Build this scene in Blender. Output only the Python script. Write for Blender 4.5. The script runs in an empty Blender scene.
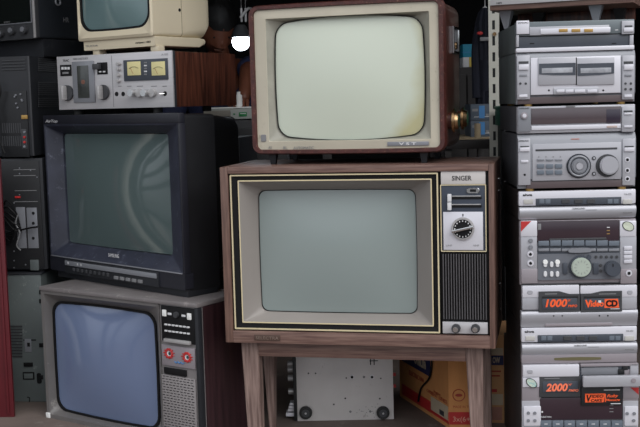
import bpy, bmesh, math, random
from mathutils import Vector, Matrix
random.seed(7)
C = bpy.context.scene.collection
R = math.radians
PI = math.pi

# ------------------------------------------------------------------ camera
F = 1066.5; PITCH = R(5.975); ROLL = R(-1.494); EYE = Vector((0, 0, .9224))
fw = Vector((0, math.cos(PITCH), -math.sin(PITCH)))
u0 = Vector((0, math.sin(PITCH), math.cos(PITCH))); r0 = Vector((1, 0, 0))
rt = r0*math.cos(ROLL) + u0*math.sin(ROLL)
up = -r0*math.sin(ROLL) + u0*math.cos(ROLL)
cd = bpy.data.cameras.new('camera'); cam = bpy.data.objects.new('camera', cd); C.objects.link(cam)
cd.sensor_width = 36; cd.lens = F/640*36; cd.clip_start = .05
m = Matrix((rt, up, -fw)).transposed().to_4x4(); m.translation = EYE
cam.matrix_world = m
bpy.context.scene.camera = cam

def ray(px, py): return fw*F + rt*(px-320) - up*(py-213.5)
def atY(px, py, Y):
    d = ray(px, py); return EYE + d*(Y/d.y)
def atZ(px, py, Z):
    d = ray(px, py); return EYE + d*((Z-EYE.z)/d.z)

# ------------------------------------------------------------------ materials
def lin(c):
    return tuple(((v/255)/12.92 if v/255 <= .04045 else ((v/255+.055)/1.055)**2.4) for v in c)+(1,)
def mat(name, col, rough=.5, metal=0., var=.12, scale=14., stretch=(1, 1, 1), bump=0., coat=0., spec=.5, dirt=None, dirt_amt=.0, fine=0.):
    M = bpy.data.materials.new(name); M.use_nodes = True
    nt = M.node_tree; N = nt.nodes; L = nt.links; b = N['Principled BSDF']
    b.inputs['Roughness'].default_value = rough; b.inputs['Metallic'].default_value = metal
    b.inputs['Coat Weight'].default_value = coat; b.inputs['Coat Roughness'].default_value = .08
    b.inputs['Specular IOR Level'].default_value = spec
    tc = N.new('ShaderNodeTexCoord'); mp = N.new('ShaderNodeMapping'); mp.inputs['Scale'].default_value = stretch
    L.new(tc.outputs['Object'], mp.inputs['Vector'])
    n = N.new('ShaderNodeTexNoise'); n.inputs['Scale'].default_value = scale; n.inputs['Detail'].default_value = 6
    L.new(mp.outputs[0], n.inputs['Vector'])
    c = lin(col)
    r = N.new('ShaderNodeValToRGB'); r.color_ramp.elements[0].position = .3; r.color_ramp.elements[1].position = .7
    r.color_ramp.elements[0].color = tuple(v*(1-var) for v in c[:3])+(1,)
    r.color_ramp.elements[1].color = tuple(min(1, v*(1+var)) for v in c[:3])+(1,)
    L.new(n.outputs['Fac'], r.inputs['Fac'])
    out = r.outputs['Color']
    if dirt:
        n2 = N.new('ShaderNodeTexNoise'); n2.inputs['Scale'].default_value = scale*2.3+3; n2.inputs['Detail'].default_value = 9; n2.inputs['Roughness'].default_value = .75
        L.new(tc.outputs['Object'], n2.inputs['Vector'])
        r2 = N.new('ShaderNodeValToRGB'); r2.color_ramp.elements[0].position = .62-dirt_amt*.3; r2.color_ramp.elements[1].position = .72-dirt_amt*.1
        L.new(n2.outputs['Fac'], r2.inputs['Fac'])
        mx = N.new('ShaderNodeMix'); mx.data_type = 'RGBA'; L.new(r2.outputs['Color'], mx.inputs['Factor'])
        L.new(out, mx.inputs['A']); mx.inputs['B'].default_value = lin(dirt); out = mx.outputs['Result']
    L.new(out, b.inputs['Base Color'])
    if bump:
        bm = N.new('ShaderNodeBump'); bm.inputs['Strength'].default_value = bump; bm.inputs['Distance'].default_value = .002
        L.new(n.outputs['Fac'], bm.inputs['Height']); L.new(bm.outputs[0], b.inputs['Normal'])
    return M
def wood(name, c1, c2, axis, rough=.5, scale=22.):
    st = [7, 7, 7]; st[axis] = .45
    M = mat(name, c1, rough, var=0, scale=scale, stretch=tuple(st), bump=.15)
    nt = M.node_tree
    r = [n for n in nt.nodes if n.type == 'VALTORGB'][0]
    r.color_ramp.elements[0].color = lin(c1); r.color_ramp.elements[1].color = lin(c2)
    r.color_ramp.elements[0].position = .36; r.color_ramp.elements[1].position = .66
    return M
def emis(name, col, s):
    M = bpy.data.materials.new(name); M.use_nodes = True; b = M.node_tree.nodes['Principled BSDF']
    b.inputs['Base Color'].default_value = lin(col); b.inputs['Emission Color'].default_value = lin(col); b.inputs['Emission Strength'].default_value = s
    return M

WHX = wood('walnut_grain_along', (90, 66, 60), (124, 98, 88), 0, .45)
WHZ = wood('walnut_grain_upright', (84, 62, 55), (114, 87, 76), 2, .45)
WHY = wood('walnut_grain_deep', (84, 70, 64), (122, 106, 98), 0, .35)
LEG = wood('weathered_leg_wood', (96, 76, 70), (140, 118, 110), 2, .6)
ROSE = wood('rosewood', (52, 28, 22), (98, 56, 42), 2, .35, 16)
MAROON = wood('maroon_veneer', (44, 28, 32), (62, 40, 44), 2, .3, 10)
SETRED = mat('red_brown_leathercloth', (68, 31, 27), .45, var=.35, scale=60, bump=.4, dirt=(140, 104, 84), dirt_amt=.16)
SETSIDE = mat('red_brown_lacquer', (66, 36, 30), .35, var=.25, scale=8, coat=.12)
BLACK = mat('black_plastic', (20, 21, 24), .5, var=.2, scale=20)
BLACK2 = mat('dusty_black_plastic', (27, 29, 34), .55, var=.25, scale=9, dirt=(52, 54, 58), dirt_amt=.12)
NAVY = mat('dark_navy_plastic', (31, 32, 40), .42, var=.12, scale=9, dirt=(92, 96, 108), dirt_amt=.05)
NAVYL = mat('dusty_navy_slope', (48, 51, 64), .45, var=.25, scale=14, dirt=(100, 104, 118), dirt_amt=.15)
PANELNAVY = mat('navy_control_panel', (50, 57, 70), .35, var=.06)
GOLD = mat('brass_line', (214, 200, 164), .35, .2, var=.05)
BRASS = mat('old_brass', (170, 140, 105), .25, 1., var=.1)
CHROME = mat('chrome', (205, 205, 205), .15, 1., var=.03)
STEEL = mat('brushed_steel', (176, 174, 174), .35, .35, var=.08, scale=30, stretch=(.2, 1, 8))
BEZELG = mat('taupe_grey_bezel', (138, 132, 127), .45, var=.06, scale=5)
BEZELD = mat('taupe_dark_bezel', (108, 102, 98), .5, var=.08, scale=5)
SCR1 = mat('grey_teal_picture_tube', (133, 143, 141), .14, var=.02, scale=3, coat=.3)
SCR2 = mat('pale_green_picture_tube', (205, 213, 196), .12, var=.02, scale=3, coat=.3)
SCR3 = mat('dark_teal_picture_tube', (84, 98, 98), .06, var=.05, scale=3, coat=1.)
SCR4 = mat('blue_grey_picture_tube', (104, 117, 146), .1, var=.04, scale=3, coat=.4)
SCR5 = mat('blue_green_picture_tube', (112, 136, 138), .08, var=.04, scale=3, coat=.6)
SCRB = mat('unlit_black_tube', (22, 26, 25), .08, var=.05, coat=.6)
MASK = mat('aged_cream_mask', (180, 173, 156), .5, var=.08, scale=9, dirt=(150, 142, 124), dirt_amt=.1)
MASKG = mat('grey_cream_mask', (148, 146, 134), .5, var=.12, scale=22)
CREAM = mat('cream_plastic', (214, 202, 176), .45, var=.04, scale=4)
SILV = mat('silver_plastic', (170, 170, 176), .36, .3, var=.04, scale=4)
SILVL = mat('bright_silver_plastic', (208, 207, 214), .32, .2, var=.03, scale=4)
SILVM = mat('mauve_silver_plastic', (150, 143, 148), .4, .3, var=.05, scale=4)
SILVD = mat('mid_grey_plastic', (128, 130, 136), .4, .2, var=.05, scale=5)
ALU = mat('aluminium_face', (190, 188, 190), .38, .35, var=.04, scale=30, stretch=(.3, 1, 6))
SLATE = mat('slate_grey_plastic', (62, 67, 76), .4, var=.1)
SLATEB = mat('blue_grey_keys', (98, 106, 116), .35, var=.05)
DGREY = mat('dark_grey_plastic', (56, 57, 60), .5, var=.15)
CASEG = mat('grey_green_case', (84, 92, 92), .5, var=.08, scale=6)
CASEB = mat('brown_black_case', (46, 41, 41), .6, var=.15, scale=30, bump=.2)
UNDER = mat('mauve_brown_plinth', (82, 70, 72), .5, var=.08)
SMOKE = mat('smoked_window', (78, 68, 72), .12, var=.06, coat=.6)
SMOKER = mat('wine_smoked_window', (48, 34, 42), .15, var=.2, scale=5, coat=.5)
WHITE = mat('white_plastic', (226, 226, 224), .45, var=.03)
CREAMM = mat('meter_cream', (216, 206, 150), .4, var=.05)
GOLDB = mat('amber_button', (172, 138, 78), .3, .4, var=.06)
ORANGE = mat('orange_print', (238, 92, 42), .5, var=.04)
ORANGEP = mat('pale_orange_print', (240, 120, 86), .5, var=.04)
REDP = mat('red_print', (174, 40, 40), .5, var=.08)
REDPB = mat('dark_red_print', (150, 48, 34), .6, var=.1)
BLUEP = mat('blue_print', (60, 120, 175), .5, var=.1)
INK = mat('black_print', (15, 15, 17), .55, var=.1, spec=.25)
WHITEP = mat('white_print', (206, 206, 208), .5, var=.03)
GREYP = mat('grey_print', (120, 120, 122), .5, var=.05)
GREENP = mat('green_print', (40, 120, 70), .5, var=.1)
CARD = mat('cardboard', (194, 134, 80), .85, var=.08, scale=8, stretch=(5, 1, 1))
CARDL = mat('pale_cardboard', (184, 138, 94), .85, var=.1, scale=8)
CARDNAVY = mat('navy_box_print', (30, 34, 76), .7, var=.1)
CARDWHITE = mat('white_box_print', (176, 160, 136), .8, var=.08)
ZINC = mat('galvanised_sheet', (202, 198, 196), .5, .25, var=.07, scale=10, dirt=(150, 144, 140), dirt_amt=.05)
GREYMET = mat('grey_green_steel', (96, 103, 103), .5, .2, var=.12, scale=7, dirt=(150, 158, 156), dirt_amt=.16)
REDMET = mat('dark_red_painted_metal', (84, 20, 28), .45, var=.12, scale=10)
RUBBER = mat('rubber', (32, 32, 32), .7, var=.1)
CYAN = mat('cyan_card', (24, 132, 160), .6, var=.05)
YELLOW = mat('yellow_card', (196, 172, 76), .6, var=.05)
TURQ = mat('green_plastic', (20, 96, 76), .5, var=.1)
GREYB = mat('grey_blue_card', (70, 80, 92), .6, var=.12)
POST = mat('cream_painted_steel', (196, 194, 184), .5, var=.06)
BEIGEW = mat('beige_board', (168, 150, 122), .6, var=.1)
DARKW = mat('dark_board', (34, 30, 30), .6, var=.2)
SKIN = mat('brown_skin', (112, 66, 48), .5, var=.06)
HAIR = mat('black_hair', (14, 12, 12), .6, var=.3, scale=80, bump=.5)
SHIRT = mat('navy_shirt', (34, 40, 70), .8, var=.2, scale=12)
TROUS = mat('dark_trousers', (30, 30, 34), .85, var=.2)
JACK = mat('dark_blue_cloth', (20, 23, 36), .9, var=.3, scale=6, bump=.4)
LAMPM = emis('glowing_lamp', (235, 245, 255), 14)
SHOPDARK = mat('shade_dark_wall', (16, 15, 15), .9, var=.2, scale=3)  # near-black wall colour stands in for the shop's unlit depth
CEIL = mat('shade_dark_ceiling', (22, 20, 19), .9, var=.2, scale=3)  # interior gloom put into the ceiling colour as well
GROUND = mat('worn_concrete', (104, 92, 86), .85, var=.22, scale=5, bump=.5, dirt=(126, 116, 110), dirt_amt=.2)

# ------------------------------------------------------------------ mesh kit
def loop(x0, x1, z0, z1, y, r=.0, bx=0., bz=0., k=5, mseg=8):
    xc, zc, hx, hz = (x0+x1)/2, (z0+z1)/2, (x1-x0)/2, (z1-z0)/2
    r = max(min(r, hx*.98, hz*.98), 1e-5)
    P = []
    cs = [(hx-r, hz-r, 0), (-(hx-r), hz-r, PI/2), (-(hx-r), -(hz-r), PI), (hx-r, -(hz-r), 1.5*PI)]
    for i, (cx, cz, a0) in enumerate(cs):
        for j in range(k+1):
            a = a0+PI/2*j/k; P.append((cx+r*math.cos(a), cz+r*math.sin(a)))
        nx, nz, na = cs[(i+1) % 4]
        e = (nx+r*math.cos(na), nz+r*math.sin(na)); s = P[-1]
        for j in range(1, mseg): P.append((s[0]+(e[0]-s[0])*j/mseg, s[1]+(e[1]-s[1])*j/mseg))
    out = []
    for dx, dz in P:
        X = dx*(1+bx*(1-(dz/hz)**2)); Z = dz*(1+bz*(1-(dx/hx)**2))
        out.append((xc+X, y, zc+Z))
    return out

class B:
    def __init__(s): s.b = bmesh.new()
    def box(s, x0, x1, y0, y1, z0, z1, bev=0., seg=2):
        t = bmesh.new(); bmesh.ops.create_cube(t, size=1)
        for v in t.verts:
            v.co = Vector(((x0+x1)/2+v.co.x*(x1-x0), (y0+y1)/2+v.co.y*(y1-y0), (z0+z1)/2+v.co.z*(z1-z0)))
        if bev:
            bev = min(bev, abs(x1-x0)*.45, abs(y1-y0)*.45, abs(z1-z0)*.45)
            bmesh.ops.bevel(t, geom=t.edges[:], offset=bev, segments=seg, profile=.6, affect='EDGES')
        s.merge(t); return s
    def merge(s, t):
        me = bpy.data.meshes.new('tmp'); t.to_mesh(me); t.free(); s.b.from_mesh(me); bpy.data.meshes.remove(me)
    def loft(s, loops, cap0=False, cap1=False):
        V = [[s.b.verts.new(p) for p in l] for l in loops]; n = len(V[0])
        for a, c in zip(V, V[1:]):
            for i in range(n):
                try: s.b.faces.new((a[i], a[(i+1) % n], c[(i+1) % n], c[i]))
                except ValueError: pass
        if cap0: s.b.faces.new(V[0])
        if cap1: s.b.faces.new(V[-1][::-1])
        return s
    def cyl(s, c, axis, r, h, r2=None, n=24, bev=0.):
        """cylinder starting at c, running h along axis"""
        t = bmesh.new(); bmesh.ops.create_cone(t, cap_ends=True, segments=n, radius1=r, radius2=r if r2 is None else r2, depth=h)
        if bev:
            bmesh.ops.bevel(t, geom=[e for e in t.edges if abs(e.verts[0].co.z-e.verts[1].co.z) < 1e-6], offset=bev, segments=2, affect='EDGES')
        ax = Vector(axis).normalized(); q = Vector((0, 0, 1)).rotation_difference(ax).to_matrix().to_4x4()
        mm = Matrix.Translation(Vector(c)+ax*h/2) @ q
        bmesh.ops.transform(t, matrix=mm, verts=t.verts); s.merge(t); return s
    def ball(s, c, r, sc=(1, 1, 1), n=16):
        t = bmesh.new(); bmesh.ops.create_uvsphere(t, u_segments=n, v_segments=n//2+2, radius=r)
        for v in t.verts: v.co = Vector((v.co.x*sc[0]+c[0], v.co.y*sc[1]+c[1], v.co.z*sc[2]+c[2]))
        s.merge(t); return s
    def torus(s, c, axis, r, rr, n=28, k=8):
        ax = Vector(axis).normalized(); q = Vector((0, 0, 1)).rotation_difference(ax)
        L = []
        for i in range(n):
            a = 2*PI*i/n; l = []
            for j in range(k):
                b = 2*PI*j/k
                l.append(Vector(c)+q @ Vector(((r+rr*math.cos(b))*math.cos(a), (r+rr*math.cos(b))*math.sin(a), rr*math.sin(b))))
            L.append(l)
        L.append(L[0]); s.loft(L); bmesh.ops.remove_doubles(s.b, verts=s.b.verts, dist=1e-6); return s
    def tube(s, pts, r, k=8):
        pts = [Vector(p) for p in pts]
        # Catmull-Rom
        Q = []
        for i in range(len(pts)-1):
            p0 = pts[max(i-1, 0)]; p1 = pts[i]; p2 = pts[i+1]; p3 = pts[min(i+2, len(pts)-1)]
            for j in range(6):
                t = j/6
                Q.append(.5*((2*p1)+(-p0+p2)*t+(2*p0-5*p1+4*p2-p3)*t*t+(-p0+3*p1-3*p2+p3)*t**3))
        Q.append(pts[-1]); L = []
        for i, p in enumerate(Q):
            d = (Q[min(i+1, len(Q)-1)]-Q[max(i-1, 0)]).normalized()
            a = d.orthogonal().normalized() if i == 0 else (a-d*a.dot(d)).normalized()
            b = d.cross(a)
            L.append([p+a*r*math.cos(2*PI*j/k)+b*r*math.sin(2*PI*j/k) for j in range(k)])
        s.loft(L, True, True); return s
    def crt(s, lp, yb, bulge, rings=12):
        """curved glass: lp = outline at the rim"""
        n = len(lp); xc = sum(p[0] for p in lp)/n; zc = sum(p[2] for p in lp)/n; y0 = lp[0][1]
        hx = max(abs(p[0]-xc) for p in lp); hz = max(abs(p[2]-zc) for p in lp)
        dome = lambda a, c: max(0, 1-(a/hx)**2)*max(0, 1-(c/hz)**2)
        V = []
        for i in range(rings):
            q = 1-i/rings
            V.append([(xc+(p[0]-xc)*q, y0-bulge*dome((p[0]-xc)*q, (p[2]-zc)*q) if i else y0, zc+(p[2]-zc)*q) for p in lp])
        back = [(p[0], yb, p[2]) for p in lp]
        L = [back]+V
        VV = [[s.b.verts.new(p) for p in l] for l in L]
        for a, c in zip(VV, VV[1:]):
            for i in range(n): s.b.faces.new((a[i], a[(i+1) % n], c[(i+1) % n], c[i]))
        cv = s.b.verts.new((xc, y0-bulge, zc)); a = VV[-1]
        for i in range(n): s.b.faces.new((a[i], a[(i+1) % n], cv))
        s.b.faces.new(VV[0])
        return s
    def obj(s, name, mt, parent=None, ang=35):
        bmesh.ops.recalc_face_normals(s.b, faces=s.b.faces)
        me = bpy.data.meshes.new(name); s.b.to_mesh(me); s.b.free()
        for p in me.polygons: p.use_smooth = True
        me.set_sharp_from_angle(angle=R(ang))
        me.materials.append(mt)
        o = bpy.data.objects.new(name, me); C.objects.link(o)
        if parent: o.parent = parent
        return o

def tag(o, label, cat, group=None):
    o['label'] = label; o['category'] = cat
    if group: o['group'] = group
    return o
class T:
    """a thing: an Empty at its base, parts are built in its own axes (x right, y back, z up)"""
    def __init__(s, name, label, cat, loc, yaw=0, tilt=0, group=None):
        s.e = bpy.data.objects.new(name, None); C.objects.link(s.e); s.e.empty_display_size = .05
        s.e.location = loc; s.e.rotation_euler = (0, R(tilt), R(yaw)); tag(s.e, label, cat, group)
        s.m = Matrix.Translation(Vector(loc)) @ s.e.rotation_euler.to_matrix().to_4x4(); s.i = s.m.inverted()
    def uv(s, px, py, y=0.):
        o = s.i @ EYE; d = s.i.to_3x3() @ ray(px, py); t = (y-o.y)/d.y; p = o+d*t; return p.x, p.z
    def side(s, px, py, x):
        """point on the local plane x = const -> (y, z)"""
        o = s.i @ EYE; d = s.i.to_3x3() @ ray(px, py); t = (x-o.x)/d.x; p = o+d*t; return p.y, p.z
    def rect(s, x0, y0, x1, y1, y=0.):
        mx, my = (x0+x1)/2, (y0+y1)/2
        return s.uv(x0, my, y)[0], s.uv(x1, my, y)[0], s.uv(mx, y1, y)[1], s.uv(mx, y0, y)[1]
    def quad(s, tl, tr, br, bl, y=0.):
        a, b, c, d = [s.uv(*p, y) for p in (tl, tr, br, bl)]
        return (a[0]+d[0])/2, (b[0]+c[0])/2, (c[1]+d[1])/2, (a[1]+b[1])/2
    def part(s, name, mt, b, parent=None): return b.obj(name, mt, parent or s.e)
    def pb(s, name, mt, x0, y0, x1, y1, f, bk, bev=.001, parent=None, r=None):
        q = s.rect(x0, y0, x1, y1)
        b = B()
        if r is None: b.box(q[0], q[1], f, bk, q[2], q[3], bev)
        else:
            e = min(bev, (bk-f)*.5)
            b.loft([loop(q[0]+e, q[1]-e, q[2]+e, q[3]-e, f, max(r-e, 1e-4)), loop(*q, f+e, r), loop(*q, bk, r)], True, True)
        return b.obj(name, mt, parent or s.e)
    def pc(s, name, mt, cx, cy, rp, f, bk, parent=None, bev=.0008, sx=1., r2=None):
        x, z = s.uv(cx, cy); r = rp*abs(s.uv(cx, cy+1)[1]-z)
        b = B().cyl((x, bk, z), (0, -1, 0), r, bk-f, None if r2 is None else r*r2, bev=bev)
        return b.obj(name, mt, parent or s.e)
    def txt(s, body, x0, y0, x1, y1, y, mt, parent=None, name='lettering', shear=0., bold=0.):
        q = s.rect(x0, y0, x1, y1) if not isinstance(x0, tuple) else x0
        return text(body, q, y, mt, parent or s.e, name, shear, bold)
def text(body, q, y, mt, parent, name='lettering', shear=0., bold=0., M=None):
    cu = bpy.data.curves.new('t', 'FONT'); cu.body = body; cu.size = 1; cu.extrude = .01; cu.offset = bold; cu.resolution_u = 3
    ob = bpy.data.objects.new('t', cu); C.objects.link(ob)
    dg = bpy.context.evaluated_depsgraph_get(); me = bpy.data.meshes.new_from_object(ob.evaluated_get(dg))
    C.objects.unlink(ob); bpy.data.objects.remove(ob)
    for v in me.vertices: v.co.x += shear*v.co.y
    xs = [v.co.x for v in me.vertices]; ys = [v.co.y for v in me.vertices]
    a, b_, c, d = min(xs), max(xs), min(ys), max(ys)
    for v in me.vertices:
        u = q[0]+(v.co.x-a)/(b_-a)*(q[1]-q[0]); w = q[2]+(v.co.y-c)/(d-c)*(q[3]-q[2])
        v.co = Vector((u, y-v.co.z*.02, w))
        if M: v.co = M @ v.co
    me.name = name; me.materials.clear(); me.materials.append(mt)
    o = bpy.data.objects.new(name, me); C.objects.link(o); o.parent = parent
    return o
def struct(o): o['kind'] = 'structure'; return o
def flat(o, x0, x1, y0, y1): pass

# ------------------------------------------------------------------ setting
struct(B().box(-4, 4, -3, 6.3, -.1, 0).obj('floor', GROUND))
struct(B().box(-2.6, 2.6, 6.1, 6.25, 0, 2.5).obj('wall_back', SHOPDARK))
struct(B().box(-1.75, -1.6, 3.0, 6.1, 0, 2.5).obj('wall_left', SHOPDARK))
struct(B().box(1.55, 1.7, 3.0, 6.1, 0, 2.5).obj('wall_right', SHOPDARK))
struct(B().box(-2.6, 2.6, 2.35, 6.25, 2.3, 2.45).obj('ceiling', CEIL))

# ------------------------------------------------------------------ console television on legs
SY, SZ = 2.6646, .3031
t = T('console_television', 'walnut console television on tapered wooden legs, largest set, in the middle', 'television', (.0849, SY, 0), -12.56)
W, H, D = .6973, .4586, .33
x0, x1, z0, z1 = -W/2, W/2, SZ, SZ+H
Lw = .022
ol, orr, ob_, ot = t.quad((227.3, 174.5), (487.6, 170.2), (490.5, 336), (233, 331))
t.part('side_panel', WHZ, B().box(x0, ol, 0, D, z0, z1, .002))
t.part('side_panel', WHZ, B().box(orr, x1, 0, D, z0, z1, .002))
t.part('top_panel', WHX, B().box(ol, orr, 0, D, ot, z1-.0004, .0015))
t.part('bottom_panel', WHX, B().box(ol, orr, 0, D, z0, ob_, .0015))
t.part('back_cover', BLACK, B().box(ol, orr, D-.02, D-.004, ob_, ot))
dl = t.quad((437.8, 172), (440, 172), (441.5, 334), (439.5, 334))
xm = (dl[0]+dl[1])/2
fr = t.part('screen_surround', INK, B().loft([loop(ol+.001, xm, ob_+.001, ot-.001, .008, .002), loop(ol+.022, xm-.016, ob_+.02, ot-.018, .010, .002), loop(ol+.022, xm-.016, ob_+.02, ot-.018, .03, .002)]))
def line_frame(q, y, w, d=.003):
    return B().loft([loop(q[0], q[1], q[2], q[3], y+d, .002), loop(q[0], q[1], q[2], q[3], y, .002), loop(q[0]+w, q[1]-w, q[2]+w, q[3]-w, y, .001), loop(q[0]+w, q[1]-w, q[2]+w, q[3]-w, y+d, .001)])
q1 = t.quad((229, 175.3), (437.6, 172.5), (440, 333), (234.5, 330))
t.part('gold_trim', GOLD, line_frame(q1, .004, .0035), fr)
q2 = t.quad((236.8, 181.3), (431.5, 178), (433.5, 326.5), (242, 323.5))
t.part('gold_trim', GOLD, line_frame(q2, .005, .003), fr)
q3 = (q2[0]+.003, q2[1]-.003, q2[2]+.003, q2[3]-.003)
DS = .055
q4 = t.quad((258, 189.5), (415.5, 190), (417.5, 313), (261.5, 312.5), DS)
q3b = (q3[0]+.001, q3[1]-.001, q3[2]+.001, q3[3]-.001)
t.part('bezel', BEZELG, B().loft([loop(*q3, .006, .001), loop(*q3b, .008, .001), loop(q4[0]-.004, q4[1]+.004, q4[2]-.004, q4[3]+.004, DS-.006, .02), loop(q4[0], q4[1], q4[2], q4[3], DS, .018, .01, .01), loop(q4[0], q4[1], q4[2], q4[3], DS+.03, .018, .01, .01)]))
lpS = loop(q4[0]+.0005, q4[1]-.0005, q4[2]+.0005, q4[3]-.0005, DS+.004, .018, .01, .01)
cS = ((q4[0]+q4[1])/2, (q4[2]+q4[3])/2)
t.part('screen_rim', INK, B().loft([lpS, [((p[0]-cS[0])*.993+cS[0], DS+.004, (p[2]-cS[1])*.990+cS[1]) for p in lpS], [((p[0]-cS[0])*.993+cS[0], DS+.02, (p[2]-cS[1])*.990+cS[1]) for p in lpS]]))
t.part('screen', SCR1, B().crt(loop(q4[0]+.001, q4[1]-.001, q4[2]+.001, q4[3]-.001, DS+.006, .018, .01, .01), DS+.05, .02))
# control column
cp = t.part('control_panel', INK, B().box(xm+.0005, orr-.0005, .012, .03, ob_+.0005, ot-.0005, .001))
t.pb('name_strip', mat('pale_name_strip', (196, 191, 188), .4, .1, var=.04), 440.6, 171.3, 485.3, 184.4, .004, .012, .001, cp)
t.txt('SINGER', 451.8, 175.8, 471.4, 180.6, .0035, INK, cp, bold=.01)
q = t.rect(440.4, 184.6, 486.2, 252)
t.part('gold_trim', GOLD, line_frame(q, .004, .0022), cp)
t.pb('control_plate', PANELNAVY, 441.5, 185.2, 485.4, 251.2, .006, .012, .0005, cp)
t.pb('power_switch', CHROME, 466.5, 188, 479.5, 193.2, .001, .006, .001, cp, r=.006)
t.pb('switch_slot', INK, 470, 189.3, 476, 191.9, -.0005, .002, .0005, cp)
for yy in (198, 206.4):
    t.pb('slider_slot', INK, 447, yy-1.3, 481.5, yy+1.3, .004, .0065, .0005, cp)
    t.pb('slider_rail', STEEL, 449, yy-2.2, 480.5, yy-1.3, .0035, .0065, .0003, cp)
    t.pb('slider_knob', WHITEP, 447.6, yy-4, 451.4, yy+3.6, -.006, .005, .001, cp)
t.pb('dial_plate', SILVL, 443.2, 212, 483, 250.2, .003, .006, .001, cp)
dlk = t.pc('channel_dial', STEEL, 462.9, 228.7, 11.4, -.004, .004, cp, .002)
t.pc('dial_face', INK, 462.9, 228.7, 9.4, -.0055, -.003, dlk, .0004)
x, z = t.uv(462.9, 228.7)
b = B()
for k in range(16):
    a = 2*PI*k/16; u = .0195; b.box(x+u*math.cos(a)-.0012, x+u*math.cos(a)+.0012, -.0062, -.005, z+u*math.sin(a)-.0017, z+u*math.sin(a)+.0017)
b.obj('dial_marks', WHITEP, dlk)
b = B().box(-.027, .027, -.016, -.004, -.0032, .0032, .001)
bmesh.ops.transform(b.b, matrix=Matrix.Translation((x, 0, z)) @ Matrix.Rotation(-R(13), 4, 'Y'), verts=b.b.verts)
b.obj('dial_grip', CHROME, dlk)
t.pb('pointer_mark', INK, 462.3, 214, 463.3, 216.6, .0022, .0035, .0002, cp)
t.txt('UHF', 446, 244.8, 452, 246.6, .0026, GREYP, cp)
t.txt('VHF', 473, 244.8, 479, 246.6, .0026, GREYP, cp)
gx = t.rect(442, 254.5, 487.2, 320)
b = B(); n = 17
for k in range(n):
    xa = gx[0]+(gx[1]-gx[0])*(k+.28)/n; xb = gx[0]+(gx[1]-gx[0])*(k+.68)/n
    b.box(xa, xb, .004, .013, gx[2], gx[3], .0008, 1)
g = t.part('speaker_grille', mat('grille_slats', (92, 90, 92), .45, .3, var=.1), b, cp)
t.pb('knob_plate', ALU, 442.4, 322.6, 487.6, 334.2, .005, .012, .001, cp)
for cx in (456, 475.5):
    k = t.pc('knob', DGREY, cx, 328.5, 4.4, -.006, .006, cp, .001)
    t.pc('knob_cap', CHROME, cx-.3, 329, 2.6, -.011, -.005, k, .001)
np_ = t.pb('nameplate', mat('bronze_plate', (92, 74, 66), .4, .5, var=.1), 254.3, 334.8, 280.2, 340.8, -.0012, .002, .0006)
t.txt('SELECTRA', 256, 336.4, 278.6, 339.4, -.0016, mat('bronze_letters', (140, 122, 112), .4, .5), np_)
# side handles (chrome clips) on the right side panel
for pa, pb_ in (((498, 178.5), (498.4, 190)), ((499, 284), (499.5, 309))):
    y1_, za = t.side(*pa, x1); y2_, zb = t.side(*pb_, x1); yy = (y1_+y2_)/2
    t.part('side_clip', CHROME, B().tube([(x1, yy, za), (x1+.004, yy, za-.002), (x1+.006, yy, (za+zb)/2), (x1+.004, yy, zb+.002), (x1, yy, zb)], .0012))
# stand: aprons and legs
ap = t.rect(258, 343.5, 466, 357.5, .03)
LY = .032
def leg(xt0, xt1, xb0, xb1, y0, y1):
    b = B(); b.loft([[(xt0, y0, z0), (xt1, y0, z0), (xt1, y1, z0), (xt0, y1, z0)], [(xb0, y0+.006, 0), (xb1, y0+.006, 0), (xb1, y1-.008, 0), (xb0, y1-.008, 0)]], True, True)
    bmesh.ops.bevel(b.b, geom=b.b.edges[:], offset=.002, segments=2, affect='EDGES')
    return b
fl0, fl1 = t.uv(241, 345, LY)[0], t.uv(257.8, 345, LY)[0]
frr0, frr1 = t.uv(465.2, 351, LY)[0], t.uv(482.8, 351, LY)[0]
t.part('leg', LEG, leg(fl0, fl1, fl0+.011, fl1+.001, LY, LY+.045))
t.part('leg', LEG, leg(frr0, frr1, frr0+.014, frr1-.001, LY, LY+.045))
t.part('leg', LEG, leg(fl0+.005, fl1-.002, fl0+.02, fl1-.012, D-.125, D-.085))
rb0, rb1 = t.uv(477, 360, D-.125)[0], t.uv(490.5, 360, D-.125)[0]
t.part('leg', LEG, leg(rb0, rb1, rb0+.006, rb1+.001, D-.125, D-.085))
zap = t.uv(360, 357.5, LY)[1]
zap = (t.uv(262, 357, LY)[1]+t.uv(464, 361.5, LY)[1])/2
t.part('apron', WHX, B().box(fl1-.001, frr0+.001, LY+.004, LY+.022, zap, z0, .0015))
t.part('apron', WHX, B().box(fl1-.001, frr0+.001, D-.108, D-.09, zap, z0, .0015))
t.part('apron', WHX, B().box(fl0+.008, fl0+.024, LY+.046, D-.121, zap, z0, .0015))
t.part('apron', WHX, B().box(frr1-.020, frr1-.004, LY+.046, D-.121, zap, z0, .0015))
STOP = z1

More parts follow.
